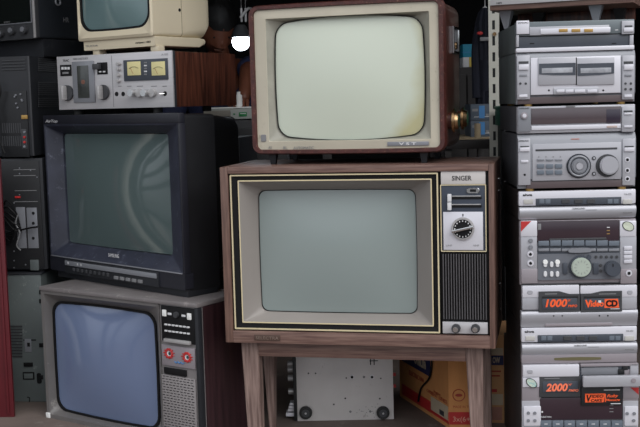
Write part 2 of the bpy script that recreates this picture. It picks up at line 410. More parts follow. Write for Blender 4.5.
# ------------------------------------------------------------------ vintage television with red-brown frame
t = T('vintage_television', 'old television in red-brown case with pale green screen, on top of the walnut console', 'television', (.0727, 2.7386, STOP), -16.4)
W, H = .5141, .3846; fz = .922-.1385*.96-STOP+.0004
x0, x1, z0, z1 = -W/2, W/2, fz, fz+H
D = .27
t.part('frame', SETRED, B().loft([loop(x0+.018, x1-.018, z0+.014, z1-.014, .012, .012), loop(x0+.014, x1-.014, z0+.011, z1-.011, -.004, .014, .0, .012), loop(x0+.003, x1-.003, z0+.003, z1-.003, -.004, .022, .0, .012), loop(x0, x1, z0, z1, .004, .025, .0, .012), loop(x0, x1, z0, z1, .022, .025, 0, .012), loop(x0+.006, x1-.006, z0+.006, z1-.006, .026, .022, 0, .01)]))
t.part('cabinet', SETSIDE, B().loft([loop(x0+.006, x1-.006, z0+.006, z1-.006, .024, .022, 0, .01), loop(x0+.004, x1-.004, z0+.004, z1-.004, D-.02, .03), loop(x0+.012, x1-.012, z0+.012, z1-.03, D+.02, .04), loop(x0+.08, x1-.08, z0+.03, z1-.10, D+.12, .05)], False, True))
q1 = (x0+.015, x1-.015, z0+.0125, z1-.0125)
qr = t.quad((266.5, 19), (429.3, 11.5), (430, 138.5), (268, 141.8), 0)
mk = t.part('mask', MASK, B().loft([loop(*q1, .008, .012, 0, .012), loop(*q1, .002, .012, 0, .012), loop(qr[0]-.001, qr[1]+.001, qr[2]-.001, qr[3]+.001, .0, .004), loop(*qr, .002, .003)]))
qs = t.quad((275, 17), (424, 15), (425, 139), (277, 141.5), .022)
sc = loop(qs[0]+.005, qs[1]-.003, t.uv(350, 134.5, .022)[1], t.uv(350, 21, .022)[1], .022, .030, .030, .10)
t.part('mask_slope', MASKG, B().loft([loop(*qr, .002, .003), sc, [(p[0], .045, p[2]) for p in sc]]))
t.part('screen_rim', INK, B().loft([sc, [(p[0], .016, p[2]) for p in sc], [(p[0]*.992+.008*(qs[0]+qs[1])/2, .016, p[2]*.992+.008*(qs[2]+qs[3])/2) for p in sc], [(p[0]*.992+.008*(qs[0]+qs[1])/2, .03, p[2]*.992+.008*(qs[2]+qs[3])/2) for p in sc]]))
sc2 = [((p[0]-(qs[0]+qs[1])/2)*.994+(qs[0]+qs[1])/2, .020, (p[2]-(qs[2]+qs[3])/2)*.994+(qs[2]+qs[3])/2) for p in sc]
# glass with a yellow stain towards its lower right
G = mat('stained_tube', (196, 203, 188), .12, var=.02, scale=3, coat=.35)
nt = G.node_tree; N = nt.nodes; L = nt.links
tc = N.new('ShaderNodeTexCoord'); mp = N.new('ShaderNodeMapping'); mp.vector_type = 'POINT'
mp.inputs['Location'].default_value = (.05, 0, -.26); L.new(tc.outputs['Object'], mp.inputs['Vector'])
vl = N.new('ShaderNodeVectorMath'); vl.operation = 'LENGTH'; L.new(mp.outputs[0], vl.inputs[0])
nn = N.new('ShaderNodeTexNoise'); nn.inputs['Scale'].default_value = 12; nn.inputs['Detail'].default_value = 6; L.new(tc.outputs['Object'], nn.inputs['Vector'])
ad = N.new('ShaderNodeMath'); ad.operation = 'MULTIPLY_ADD'; L.new(nn.outputs['Fac'], ad.inputs[0]); ad.inputs[1].default_value = .06; L.new(vl.outputs['Value'], ad.inputs[2])
rp = N.new('ShaderNodeValToRGB'); rp.color_ramp.elements[0].position = .258; rp.color_ramp.elements[0].color = (0, 0, 0, 1); rp.color_ramp.elements[1].position = .305; rp.color_ramp.elements[1].color = (.8, .8, .8, 1)
L.new(ad.outputs[0], rp.inputs['Fac'])
mx = N.new('ShaderNodeMix'); mx.data_type = 'RGBA'; L.new(rp.outputs['Color'], mx.inputs['Factor'])
base = [n for n in N if n.type == 'VALTORGB'][0]; L.new(base.outputs['Color'], mx.inputs['A']); mx.inputs['B'].default_value = lin((176, 168, 122)); L.new(mx.outputs['Result'], N['Principled BSDF'].inputs['Base Color'])
t.part('screen', G, B().crt(sc2, .06, .016))
b = t.pb('badge', GREYP, 261, 134.6, 266.2, 141.6, -.0015, .003, .0006, mk, r=.003)
t.txt('AS', 268.4, 146.2, 271.8, 148.6, -.0006, GREYP, mk)
t.txt('BL', 283.5, 146.4, 287.5, 148.9, -.0006, GREYP, mk)
t.txt('AUTOMATIC', 293.5, 146.4, 314, 149.2, -.0006, GREYP, mk)
npl = t.pb('nameplate', SILVD, 387.5, 141.6, 429, 145.6, -.002, .003, .0008, mk)
t.txt('V S T', 399, 142.3, 416.5, 145, -.0026, WHITEP, npl, bold=.03)
# right side fittings
XS = x1-.004
wy0, wz1 = t.side(452.3, 26, XS); wy1, wz0 = t.side(461.5, 55, XS)
wy1 = min(wy1, D-.03)
wn = t.part('side_window', CHROME, B().loft([[(XS, wy0, wz0), (XS, wy1, wz0), (XS, wy1, wz1), (XS, wy0, wz1)], [(XS+.004, wy0, wz0), (XS+.004, wy1, wz0), (XS+.004, wy1, wz1), (XS+.004, wy0, wz1)], [(XS+.004, wy0+.008, wz0+.006), (XS+.004, wy1-.008, wz0+.006), (XS+.004, wy1-.008, wz1-.006), (XS+.004, wy0+.008, wz1-.006)], [(XS+.0005, wy0+.01, wz0+.006), (XS+.0005, wy1-.01, wz0+.006), (XS+.0005, wy1-.01, wz1-.006), (XS+.0005, wy0+.01, wz1-.006)]]))
t.part('window_plate', SILVD, B().box(XS-.002, XS+.0012, wy0+.006, wy1-.006, wz0+.004, wz1-.004), wn)
t.part('tuning_wheel', BRASS, B().cyl((XS, (wy0+wy1)/2-.01, wz0+.02), (1, 0, 0), .010, .006, bev=.001), wn)
for kx, ky in ((454.5, 120), (463.5, 118)):
    yy, zz = t.side(kx, ky, XS+.0)
    yy = t.side(kx, ky, XS+.014)[0]
    k = t.part('side_knob', SETSIDE, B().cyl((XS-.002, yy, zz), (1, 0, 0), .021, .014, bev=.001))
    t.part('knob_disc', BRASS, B().cyl((XS+.010, yy, zz), (1, 0, 0), .031, .007, bev=.0025), k)
    t.part('knob_collar', BRASS, B().cyl((XS+.017, yy, zz), (1, 0, 0), .024, .008, r2=.020, bev=.001), k)
for xx in (273.5, 424.3):
    xa = t.uv(xx, 160, .03)[0]
    for yy in (.03, D-.05):
        t.part('foot', BLACK2, B().loft([[(xa-.012, yy-.01, fz+.008), (xa+.012, yy-.01, fz+.008), (xa+.012, yy+.014, fz+.008), (xa-.012, yy+.014, fz+.008)], [(xa-.006, yy-.004, 0), (xa+.006, yy-.004, 0), (xa+.006, yy+.008, 0), (xa-.006, yy+.008, 0)]], True, True))

# ------------------------------------------------------------------ lower left television (with eyes drawn on it)
t = T('portable_television', 'grey-fronted television with blue-grey screen and two red drawn eyes, on the ground', 'television', (-.5831, 2.956, 0), -34.32)
W, H = .6124, .4005; x0, x1 = -W/2, W/2
b = B()
t.part('cabinet', MAROON, B().loft([loop(x0+.004, x1-.002, .004, H-.012, .018, .006), loop(x0+.004, x1-.002, .004, H-.012, .20, .006), loop(x0+.13, x1-.15, .05, H-.05, .37, .03)], False, True))
t.part('top_cover', mat('dusty_grey_top', (112, 107, 107), .5, var=.12, scale=8, dirt=(160, 154, 150), dirt_amt=.1), B().box(x0-.002, x1, -.004, .205, H-.013, H, .004))
qo = (x0, x1, 0, H-.013)
pl = t.quad((160, 312), (161, 312), (163, 424), (162, 424))[0]
def fit4(q, n): return q
qs = t.quad((54.5, 299), (157.5, 315.5), (160, 430), (57, 408), .03)
lp = loop(*qs, .03, .035, .012, .03)
t.part('bezel', mat('grey_bezel_plastic', (98, 95, 94), .45, var=.1, scale=10, dirt=(150, 146, 142), dirt_amt=.08), B().loft([loop(x0, pl, 0, H-.013, .02, .003), loop(x0, pl, 0, H-.013, 0, .003), loop(x0+.012, pl-.003, .012, H-.022, 0, .006), lp, [(p[0], .06, p[2]) for p in lp]]))
t.part('screen_rim', INK, B().loft([[(p[0], .036, p[2]) for p in lp], [(p[0], .026, p[2]) for p in lp], [((p[0]-(qs[0]+qs[1])/2)*.965+(qs[0]+qs[1])/2, .026, (p[2]-(qs[2]+qs[3])/2)*.965+(qs[2]+qs[3])/2) for p in lp], [((p[0]-(qs[0]+qs[1])/2)*.965+(qs[0]+qs[1])/2, .04, (p[2]-(qs[2]+qs[3])/2)*.965+(qs[2]+qs[3])/2) for p in lp]]))
lp2 = [((p[0]-(qs[0]+qs[1])/2)*.966+(qs[0]+qs[1])/2, .030, (p[2]-(qs[2]+qs[3])/2)*.966+(qs[2]+qs[3])/2) for p in lp]
t.part('screen', SCR4, B().crt(lp2, .07, .024))
cp = t.part('control_panel', mat('grey_panel_plastic', (120, 116, 116), .4, .1, var=.08), B().box(pl+.0005, x1-.0005, .004, .02, .0, H-.0135, .001))
t.part('edge_strip', BLACK2, B().box(x1-.011, x1+.0004, -.002, .016, .0, H-.0135, .001), cp)
def Q(tl, tr, br, bl, f, bk, name, mt, bev=.0008, parent=None, tt=None):
    q = (tt or t).quad(tl, tr, br, bl, 0); return (tt or t).part(name, mt, B().box(q[0], q[1], f, bk, q[2], q[3], bev), parent or cp)
pbk = Q((161.3, 305), (194.5, 309.5), (195.5, 345), (162, 340), -.001, .005, 'tuner_panel', INK)
for c in ((164.9, 312.8), (189.8, 316.4)):
    t.part('push_button', WHITE, B().box(t.uv(*c)[0]-.007, t.uv(*c)[0]+.007, -.005, 0, t.uv(*c)[1]-.009, t.uv(*c)[1]+.009, .003), pbk)
for c in ((169.8, 313.8), (183.8, 315.7)):
    t.part('indicator', WHITEP, B().box(t.uv(*c)[0]-.007, t.uv(*c)[0]+.007, -.002, 0, t.uv(*c)[1]-.003, t.uv(*c)[1]+.003, .001), pbk)
t.pc('tuner_knob', DGREY, 177, 314.6, 3, -.008, 0, pbk)
ax, az = t.uv(164.5, 323.8); bx_, bz_ = t.uv(190.5, 327.6); cz = t.uv(177, 332)[1]
dz = (t.uv(177, 325.7)[1]-cz)
for r_ in range(2):
    for k in range(7):
        xx = ax+(bx_-ax)*(k+.5)/7; zz = (az+bz_)/2-r_*dz
        t.part('channel_key', WHITEP, B().box(xx-.0048, xx+.0048, -.004, 0, zz-.0022, zz+.0022, .0008), pbk)
q = t.quad((165.8, 337.5), (191, 341.5), (192, 344.5), (166, 341))
t.part('latch_bar', STEEL, B().box(q[0], q[1], -.01, .002, q[2], q[3], .001), pbk)
eyp = Q((161.5, 344), (194.8, 349), (195.3, 370), (162.2, 364), -.0005, .005, 'eye_panel', SILVM)
for c, g in (((169.4, 353.4), -.3), ((187.4, 357.2), .3)):
    x, z = t.uv(*c); b = B()
    for k in range(11):
        a = 2*PI*k/11+.2; u = Vector((math.cos(a), 0, math.sin(a)))
        b.tube([(x+u.x*.008, -.002, z+u.z*.007), (x+u.x*.020, -.002, z+u.z*.0145)], .0015, 5)
    b.torus((x, -.0012, z), (0, 1, 0), .0115, .0030, 22, 6); 
    ey = t.part('drawn_eye', REDP, b, eyp)
    t.part('eye_white', WHITEP, B().cyl((x, -.0005, z), (0, -1, 0), .0085, .0008), ey)
    t.part('iris', mat('teal_ink', (30, 70, 72), .5), B().cyl((x+.002, -.001, z), (0, -1, 0), .0045, .0008), ey)
pts = [t.uv(175+k*1.6, 361.5+(1.2 if k % 2 else -.4)+k*.25) for k in range(7)]
t.part('blue_scribble', BLUEP, B().tube([(p[0], -.0015, p[1]) for p in pts], .0014, 5), eyp)
Q((163.8, 367), (186, 370.6), (186.3, 377), (164.3, 373.5), -.001, .0045, 'vent_slot', INK)
q = t.quad((162.3, 374.5), (195.8, 379.5), (197, 445), (163, 430)); q = (q[0], q[1], .012, q[3])
gm = mat('perforated_grey', (136, 131, 131), .45, var=.05)
gr = t.part('speaker_grille', gm, B().box(q[0], q[1], .0, .005, q[2], q[3], .001), cp)
b = B(); nr = int((q[3]-q[2])/.0072)
for j in range(nr):
    for i in range(9):
        xx = q[0]+(q[1]-q[0])*(i+.5+(.25 if j % 2 else -.0))/9.5; zz = q[2]+(q[3]-q[2])*(j+.5)/nr
        b.box(xx-.0042, xx+.0042, -.0006, .001, zz-.0009, zz+.0009)
b.obj('grille_holes', INK, gr)
t.part('corner_protector', WHITE, B().box(x0-.003, x0+.014, -.003, .008, 0, .016, .002))
BLT = H

# ------------------------------------------------------------------ big black television on it
t = T('black_television', 'large black television with dark reflecting screen under the silver cassette deck', 'television', (-.6094, 3.083, BLT), -43.29)
zo = .404-BLT; W, H = .6559, .4988+zo; x0, x1 = -W/2, W/2
cab = t.part('cabinet', BLACK, B().loft([loop(x0+.003, x1-.003, .012, H-.004, .02, .008), loop(x0+.003, x1-.003, .006, H-.006, .128, .012), loop(x0+.05, x1-.05, .03, H-.004-.0, .15, .03), loop(x0+.13, x1-.16, .06, H-.02, .36, .04)], False, True))
b = B().box(x0+.02, x1-.004, .012, .12, 0, .03, .002)
t.part('base', BLACK2, b)
qb = t.quad((44.5, 125), (177.5, 122.5), (182.3, 271), (50.8, 258))
qs = t.quad((62.5, 133), (169, 134), (172, 252.5), (68, 245.5), .04)
cx_, cz_ = (qs[0]+qs[1])/2, (qs[2]+qs[3])/2
t.part('top_strip', NAVY, B().box(x0, x1, 0, .022, qb[3], H, .003))
t.part('chin', NAVY, B().loft([loop(x0, x1, .022, qb[2], .0, .004), loop(x0, x1, .022, qb[2], .03, .004)], True, True))
t.part('side_strip', NAVY, B().box(x0, qb[0], .0005, .022, qb[2], qb[3], .001))
t.part('side_strip', NAVY, B().box(qb[1], x1, .0005, .022, qb[2], qb[3], .001))
lp = loop(*qs, .04, .012, .0, .008)
t.part('bezel', NAVYL, B().loft([loop(*qb, .02, .002), loop(*qb, .0, .002), loop(qb[0]+.004, qb[1]-.004, qb[2]+.004, qb[3]-.004, .001, .002), lp, [(p[0], .07, p[2]) for p in lp]]))
t.part('bezel_edge', SILVD, B().box(qb[0]+.002, qb[1]-.002, -.0025, .002, qb[2]-.001, qb[2]+.0022, .0006))
t.part('screen', SCR3, B().crt([((p[0]-cx_)*.992+cx_, .046, (p[2]-cz_)*.99+cz_) for p in lp], .09, .02))
t.txt('AirTop', t.quad((45.5, 119.8), (57.5, 119.6), (57.7, 123.2), (45.7, 123.6)), 0, 0, 0, -.0006, WHITEP, shear=.2)
qq = t.quad((106.5, 253.5), (117, 254.6), (117.2, 258.2), (106.8, 257))
text('SAMSUNG', qq, .006, WHITEP, t.e)
cpq = t.quad((66, 260.5), (159, 270), (159.8, 286), (67, 273.5))
cp = t.part('control_strip', BLACK2, B().box(cpq[0], cpq[1], -.006, .003, cpq[2], cpq[3], .002))
hz = (cpq[3]-cpq[2])
t.part('control_lid', SILVD, B().box(cpq[0]+.006, cpq[1]-.004, -.010, -.004, cpq[3]-hz*.42, cpq[3]-.004, .002), cp)
for k in range(5): 
    xx = cpq[0]+(cpq[1]-cpq[0])*(.56+.062*k); t.part('button', GREYP, B().box(xx, xx+.019, -.010, -.005, cpq[2]+hz*.12, cpq[2]+hz*.34, .001), cp)
for k in range(9):
    xx = cpq[0]+(cpq[1]-cpq[0])*(.10+.048*k); t.part('button', DGREY, B().box(xx, xx+.010, -.010, -.005, cpq[2]+hz*.22, cpq[2]+hz*.46, .001), cp)
for k in (.05, .16, .2): t.part('indicator', WHITEP, B().box(cpq[0]+(cpq[1]-cpq[0])*k, cpq[0]+(cpq[1]-cpq[0])*k+.004, -.0105, -.009, cpq[3]-hz*.3, cpq[3]-hz*.15), cp)
ATOP = BLT+H

# ------------------------------------------------------------------ silver cassette deck
s = 1.095
dz0 = ATOP
t = T('cassette_deck', 'silver cassette deck with twin level meters and rosewood case, on the black television', 'cassette deck', (-.5415*s, 2.8665*s, dz0), -29.27)
fh = .922-.003*s-dz0; W, H, D = .3926*s, .145*s, .2965*s; x0, x1 = -W/2, W/2
t.part('case', ROSE, B().box(x0+.008, x1-.002, .018, D, fh, fh+H-.002, .002))
t.part('case_edge', mat('dark_teal_strip', (44, 50, 56), .5), B().box(x0+.003, x1-.0015, .006, .018, fh+.0005, fh+H-.001, .001))
fp = t.part('face_plate', ALU, B().box(x0, x1, 0, .006, fh, fh+H, .001))
for xx in (x0+.05, x1-.08):
    for yy in (.03, D-.05): t.part('foot', RUBBER, B().cyl((xx, yy, 0), (0, 0, 1), .014, fh, bev=.001))
t.txt('TEAC', 62.8, 59.4, 69.2, 61.8, -.0006, INK, fp)
t.txt('STEREO CASSETTE DECK', 73, 57.8, 88, 59.6, -.0006, GREYP, fp)
cw = t.pb('counter_window', INK, 60.5, 64.8, 71.6, 76, -.002, .002, .001, fp)
for k in range(3): t.pb('counter_digit', WHITEP, 62+k*3, 67, 64.2+k*3, 69.6, -.003, -.0015, .0003, cw)
t.pb('counter_button', GREYP, 63, 72, 69, 74, -.003, -.0015, .0005, cw)
wl = t.pb('cassette_door', SILVD, 73.4, 61.2, 95, 102.6, -.004, .002, .002, fp)
t.pb('door_window', mat('dark_olive_glass', (52, 55, 53), .2, var=.35, scale=18, coat=.4), 78.6, 65.6, 89.8, 98, -.0055, -.003, .001, wl)
t.pb('tape_spool', mat('rust_spool', (112, 74, 60), .5), 82.4, 79.8, 86.2, 84.2, -.0062, -.005, .0003, wl, r=.006)
mw = t.pb('selector_panel', INK, 97.4, 62.4, 107.6, 74.4, -.002, .002, .001, fp)
t.pb('selector_lever', DGREY, 95.6, 63.8, 101.6, 69.4, -.016, -.001, .002, mw)
for c in (100.6, 104.6): t.pb('selector_mark', WHITEP, c-1.2, 71, c+1.2, 72.4, -.003, -.001, .0003, mw)
for cx, cy, rr in ((67.2, 93, 7.8), (103.2, 92.3, 7.6)):
    k = t.pc('knob', DGREY, cx+.8, cy, rr, -.008, 0, fp)
    x, z = t.uv(cx+.8, cy); r_ = rr*abs(t.uv(cx, cy+1)[1]-t.uv(cx, cy)[1])
    t.part('knob_pointer', STEEL, B().box(x-.007, x+.003, -.026, -.007, z-r_*.9, z+r_*.9, .003), k)
t.pb('panel_seam', GREYP, 112.4, 55.5, 112.9, 107, -.0004, .001, .0001, fp)
for cy in (64, 69.3, 75.2, 81): t.pc('button', STEEL, 119.3, cy, 1.9, -.011, 0, fp)
mf = t.pb('meter_frame', SLATE, 124.3, 59.2, 168.2, 80.4, -.004, .002, .0015, fp)
for a_, b_ in ((128.4, 141.6), (152.6, 166)):
    mm_ = t.pb('level_meter', CREAMM, a_, 61.6, b_, 75.4, -.0055, -.003, .0006, mf)
    xa, xb, za, zb = t.rect(a_, 61.6, b_, 75.4)
    t.part('meter_scale', INK, B().tube([(xa+(xb-xa)*(.15+.14*k), -.006, za+(zb-za)*(.50+.12*math.sin(PI*k/5))) for k in range(6)], .0006, 4), mm_)
    t.part('needle', REDPB, B().tube([(xa+(xb-xa)*.45, -.006, za+(zb-za)*.1), (xa+(xb-xa)*.25, -.006, za+(zb-za)*.55)], .0004, 4), mm_)
for k in range(5): t.pb('level_light', WHITEP if k % 2 else GREYP, 145, 62+k*2.9, 147.8, 63.4+k*2.9, -.0052, -.003, .0003, mf)
for cx in (116.7, 123.2, 129.6): t.pc('socket', INK, cx, 94, 2.3, -.0012, .002, fp)
for cx in (135, 148):
    k = t.pc('knob', STEEL, cx+5.6, 92.8, 4.2, -.012, 0, fp)
    t.pc('knob', CHROME, cx, 92.8, 4.0, -.024, 0, fp, r2=.9)
t.pc('switch_boss', INK, 165, 93.6, 2.4, -.0015, .001, fp)
xa, za = t.uv(164.5, 93.6)
t.part('toggle_switch', CHROME, B().tube([(xa, 0, za), (xa-.010, -.012, za-.001)], .002, 8), fp)
t.txt('A-103', 161.5, 53.4, 168, 55.4, -.0006, GREYP, fp)
for a_, b_ in ((118, 121.5), (127, 131.5), (137, 143), (151, 157), (162.5, 167)): t.pb('caption', GREYP, a_, 85.8, b_, 86.6, -.0004, .0005, .0001, fp)
DTOP = dz0+fh+H

# ------------------------------------------------------------------ cream television on the deck
pL = atY(80, 40, 3.27); pR = atY(155, 40, 3.09)
yaw = math.degrees(math.atan2(pR.y-pL.y, pR.x-pL.x)); W = (pR-pL).xy.length
t = T('cream_television', 'small cream plastic television on top of the silver cassette deck', 'television', ((pL.x+pR.x)/2, (pL.y+pR.y)/2, DTOP), yaw)
x0, x1 = -W/2, W/2
ql = t.quad((80, 41.5), (154.8, 36), (154.8, 36), (80, 41.5)); zb = ql[2]
qb_ = t.quad((83.5, 46), (155, 41), (155, 46.3), (85, 50.3)); zf = qb_[2]
t.part('base', CREAM, B().loft([loop(x0+.016, x1-.0, zf, zb, .0, .003), loop(x0+.016, x1+.0, zf, zb, .19, .003), loop(x0+.04, x1-.02, zf+.01, zb, .24, .01)], True, True))
for xx in (t.uv(95, 52)[0], t.uv(153, 48)[0]):
    for yy in (.004,): t.part('foot', CREAM, B().box(xx-.014, xx+.014, yy, yy+.03, 0, zf+.001, .002))
Ht = zb+.27
fc = t.part('front_frame', CREAM, B().loft([loop(x0, x1, zb, Ht, .02, .008), loop(x0, x1, zb, Ht, -.006, .008), loop(x0+.006, x1-.006, zb+.008, Ht-.008, -.010, .01)] + [loop(x0+.010, x1-.014, zb+.028, Ht-.02, -.004, .04, .01, .03), loop(x0+.010, x1-.014, zb+.028, Ht-.02, .03, .04, .01, .03)]))
lp = loop(x0+.0105, x1-.0145, zb+.0285, Ht-.0205, .0, .04, .01, .03); cx_, cz_ = -.002, (zb+.0285+Ht-.0205)/2
t.part('screen_rim', INK, B().loft([[(p[0], .012, p[2]) for p in lp], [(p[0], -.003, p[2]) for p in lp], [((p[0]-cx_)*.95+cx_, -.003, (p[2]-cz_)*.95+cz_) for p in lp], [((p[0]-cx_)*.95+cx_, .012, (p[2]-cz_)*.95+cz_) for p in lp]]))
t.part('screen', SCR5, B().crt([((p[0]-cx_)*.951+cx_, .002, (p[2]-cz_)*.951+cz_) for p in lp], .04, .018))
bd = t.part('body', CREAM, B().loft([loop(x0+.002, x1-.002, zb+.001, Ht-.002, .018, .01), loop(x0+.002, x1-.002, zb+.001, Ht-.002, .11, .012), loop(x0+.002, x1-.002, zb+.001, Ht-.006, .225, .03), loop(x0+.03, x1-.03, zb+.02, Ht-.03, .27, .03)], True, True))
t.part('seam', mat('dark_cream_plastic', (150, 138, 116), .6), B().loft([loop(x0+.0012, x1-.0014, zb+.001, Ht-.0014, .117, .012), loop(x0+.0012, x1-.0014, zb+.001, Ht-.0014, .119, .012)], True, True))  # seam in a darker cream than the body
yy, zz = t.side(180, 10, x1)
t.part('socket', INK, B().cyl((x1-.004, yy, zz), (1, 0, 0), .005, .003), bd)
text('compact 1002', t.quad((135.4, 41.8), (150.8, 40.8), (150.9, 43.1), (135.5, 44.2)), -.0006, INK, t.e, shear=.25, bold=.02)
text('TELESTAR', t.quad((85.6, 45.4), (98, 44.6), (98, 46.4), (85.7, 47.2)), -.0006, GREYP, t.e)

# ------------------------------------------------------------------ column at the far left
pc = atZ(44.5, 412, 0); YG = 3.30
cxr = atY(42, 300, YG).x
zc0 = 0
ztop = atY(20, 273, YG).z
t = T('metal_computer_case', 'grey-green steel case with side vents standing on the ground at far left', 'computer case', (cxr, YG, 0), -6)
t.part('shell', GREYMET, B().box(-.42, 0, 0, .35, 0, ztop-.006, .003))
t.part('top_lid', BLACK2, B().box(-.425, .004, -.004, .35, ztop-.006, ztop, .001))
b = B()
for k in range(11):
    qv = t.rect(9, 325.5+k*3, 22.5, 327.3+k*3); b.box(qv[0], qv[1], -.0015, .001, qv[2], qv[3])
b.obj('vent_slots', DGREY, t.e)
lb = t.pb('latch_plate', SILVD, 25, 339, 31.5, 352, -.002, .001, .001); t.pb('latch_hole', INK, 27.5, 342.5, 30.2, 346.5, -.003, -.001, .0005, lb)
t.pb('label_line', INK, 23.5, 339.4, 36, 340.6, -.001, .001, .0002)
t.pb('cable_clip', INK, 24, 362.5, 33, 366.5, -.004, .001, .001)
fr_ = t.pb('socket_frame', INK, 23, 372, 34.5, 379.5, -.002, .001, .0006); t.pb('socket_plate', GREYMET, 24.2, 373.3, 33.2, 378.3, -.0028, -.001, .0003, fr_)
for cy in (290, 299, 343, 375): t.pb('screw_tab', INK, 39.5, cy, 43.3, cy+4, -.004, .004, .001)
t.pb('rust_spot', INK, 37, 373, 41.5, 383.5, -.003, .001, .001, r=.006)
t.part('dark_hook', INK, B().tube([(t.uv(28, 409.3)[0], -.002, t.uv(28, 397)[1]), (t.uv(30, 400)[0], -.002, t.uv(28, 398)[1]), (t.uv(29, 400)[0], -.002, t.uv(28, 404)[1])], .0015, 5))

z2 = ztop; YG2 = 3.31; z2t = atY(24, 158.5, YG2).z
t = T('black_amplifier', 'black amplifier seen from its back with red and grey sockets and tangled cables', 'amplifier', (atY(45, 215, YG2).x, YG2, z2), -6)
H2 = z2t-z2
cs = t.part('case', BLACK2, B().box(-.42, 0, 0, .33, .008, H2, .003))
for xx in (-.4, -.03):
    t.part('foot', RUBBER, B().cyl((xx, .03, 0), (0, 0, 1), .012, .01)); t.part('foot', RUBBER, B().cyl((xx, .29, 0), (0, 0, 1), .012, .01))
t.part('rear_panel', BLACK, B().box(-.41, -.01, -.003, .001, .014, H2-.008, .001))
t.pb('socket_panel', SILVD, 17.5, 207, 26.5, 248, -.006, -.002, .001)
pn = t.pb('socket_panel', SILVD, 28, 207.5, 38.3, 248, -.006, -.002, .001)
for cy in (213, 223, 238): t.pc('socket', INK, 34, cy, 1.5, -.0075, -.005, pn)
t.pb('red_switch', REDP, 15.5, 196, 21, 198, -.006, -.002, .0005)
t.pb('relay_box', GREYMET, 31, 259.5, 39.5, 270, -.008, -.002, .001)
for a_, c_, b__, d_ in ((14, 169, 36, 170), (14, 175, 36, 176), (15, 190, 37, 191), (15, 201, 38, 202)): t.pb('panel_line', GREYP, a_, c_+.2, b__, d_-.2, -.0036, -.002, .0001)
for k in range(16): t.pc('screw', SILVD, random.choice((14.5, 20, 26, 31, 37.5, 41)), random.uniform(164, 270), .7, -.0055, -.002)
b = B()
for k in range(5):
    qv = t.rect(24, 0, 25, 1); P = [(t.uv(5, 205+k*3)[0], -.012, t.uv(5, 205+k*3)[1]), (t.uv(12+k, 212)[0], -.03, t.uv(12, 200+k*7)[1]), (t.uv(21+k*.7, 226)[0], -.02, t.uv(20, 218+k*3)[1]), (t.uv(15+k, 234)[0], -.03, t.uv(15, 240-k*3)[1]), (t.uv(4, 236)[0], -.014, t.uv(5, 232+k*2)[1])]
    b.tube(P, .0025, 6)
p = [t.uv(5, 229), t.uv(14, 231), t.uv(24, 229), t.uv(33, 227), t.uv(40, 226)]; b.tube([(q_[0], -.022, q_[1]) for q_ in p], .003, 6)
cb = T('cable_bundle', 'tangle of dark and pale cables hanging over the back of the black amplifier', 'cable', t.e.location, -6); cb.part('dark_cable', INK, b)
p = [t.uv(22, 212), t.uv(19, 222), t.uv(23, 232), t.uv(20, 244), t.uv(24, 249)]
cb.part('pale_cable', GREYP, B().tube([(q_[0], -.027, q_[1]) for q_ in p], .0022, 6))
ZB2 = z2t

YG3 = 3.30; z3t = atY(20, 56, YG3).z
t = T('stereo_receiver', 'black stereo receiver seen from the back with slatted side vents, upper left', 'receiver', (atY(31.5, 110, YG3).x, YG3, ZB2), -14)
H3 = z3t-ZB2
t.part('case', BLACK2, B().box(-.40, 0, 0, .33, .008, H3, .002))
for xx in (-.37, -.03):
    for yy in (.03, .29): t.part('foot', RUBBER, B().cyl((xx, yy, 0), (0, 0, 1), .012, .01))
t.part('corner_strip', DGREY, B().box(-.004, .0015, -.0015, .003, .008, H3, .0005))
t.pb('rear_plate', BLACK, 1, 91, 28.5, 157, -.004, 0, .001)
b = B()
for k in range(9):
    for z_ in (98, 128, 141): 
        if z_ == 98: continue
        qv = t.rect(3+k*2.2, z_-5, 4+k*2.2, z_+5); b.box(qv[0], qv[1], -.005, -.003, qv[2], qv[3])
b.obj('rear_grille', DGREY, t.e)
for k in range(7):
    t.pc('screw', SILVD, 15+random.random()*12, 93+random.random()*18, .9, -.009, -.003)
sk = t.pb('speaker_terminals', DGREY, 22.5, 129, 28, 149, -.007, -.003, .001)
for i, cy in enumerate((132, 137, 142, 146.5)): t.pc('terminal', REDP if i in (1, 2) else SILVD, 26, cy, 1.2, -.012, -.006, sk)
t.pb('yellow_socket', GOLDB, 22.5, 115, 28.5, 119, -.008, -.003, .001)
b = B()
for z_ in (60, 63, 66, 69):
    qv = t.rect(2, z_, 26, z_+1); b.box(qv[0], qv[1], -.003, 0, qv[2], qv[3])
b.obj('rear_ribs', DGREY, t.e)
b = B()
for py in list(range(58, 72, 2))+list(range(82, 96, 2))+list(range(98, 108, 2)):
    ya, za = t.side(38, py, 0); yb, zb_ = t.side(58, py, 0)
    b.box(-.001, .003, ya, min(yb, .3), za-.0035, za)
b.obj('side_ribs', DGREY, t.e)
p = [(2, 80), (4, 92), (1, 106), (3, 120), (2, 135), (6, 148), (8, 153)]
b = B().tube([(t.uv(*q_)[0], -.02, t.uv(*q_)[1]) for q_ in p], .003, 6).obj('power_cable', INK, None); tag(b, 'loose black cable hanging down the back of the upper left receiver', 'cable'); b.matrix_world = t.m
ZB3 = z3t

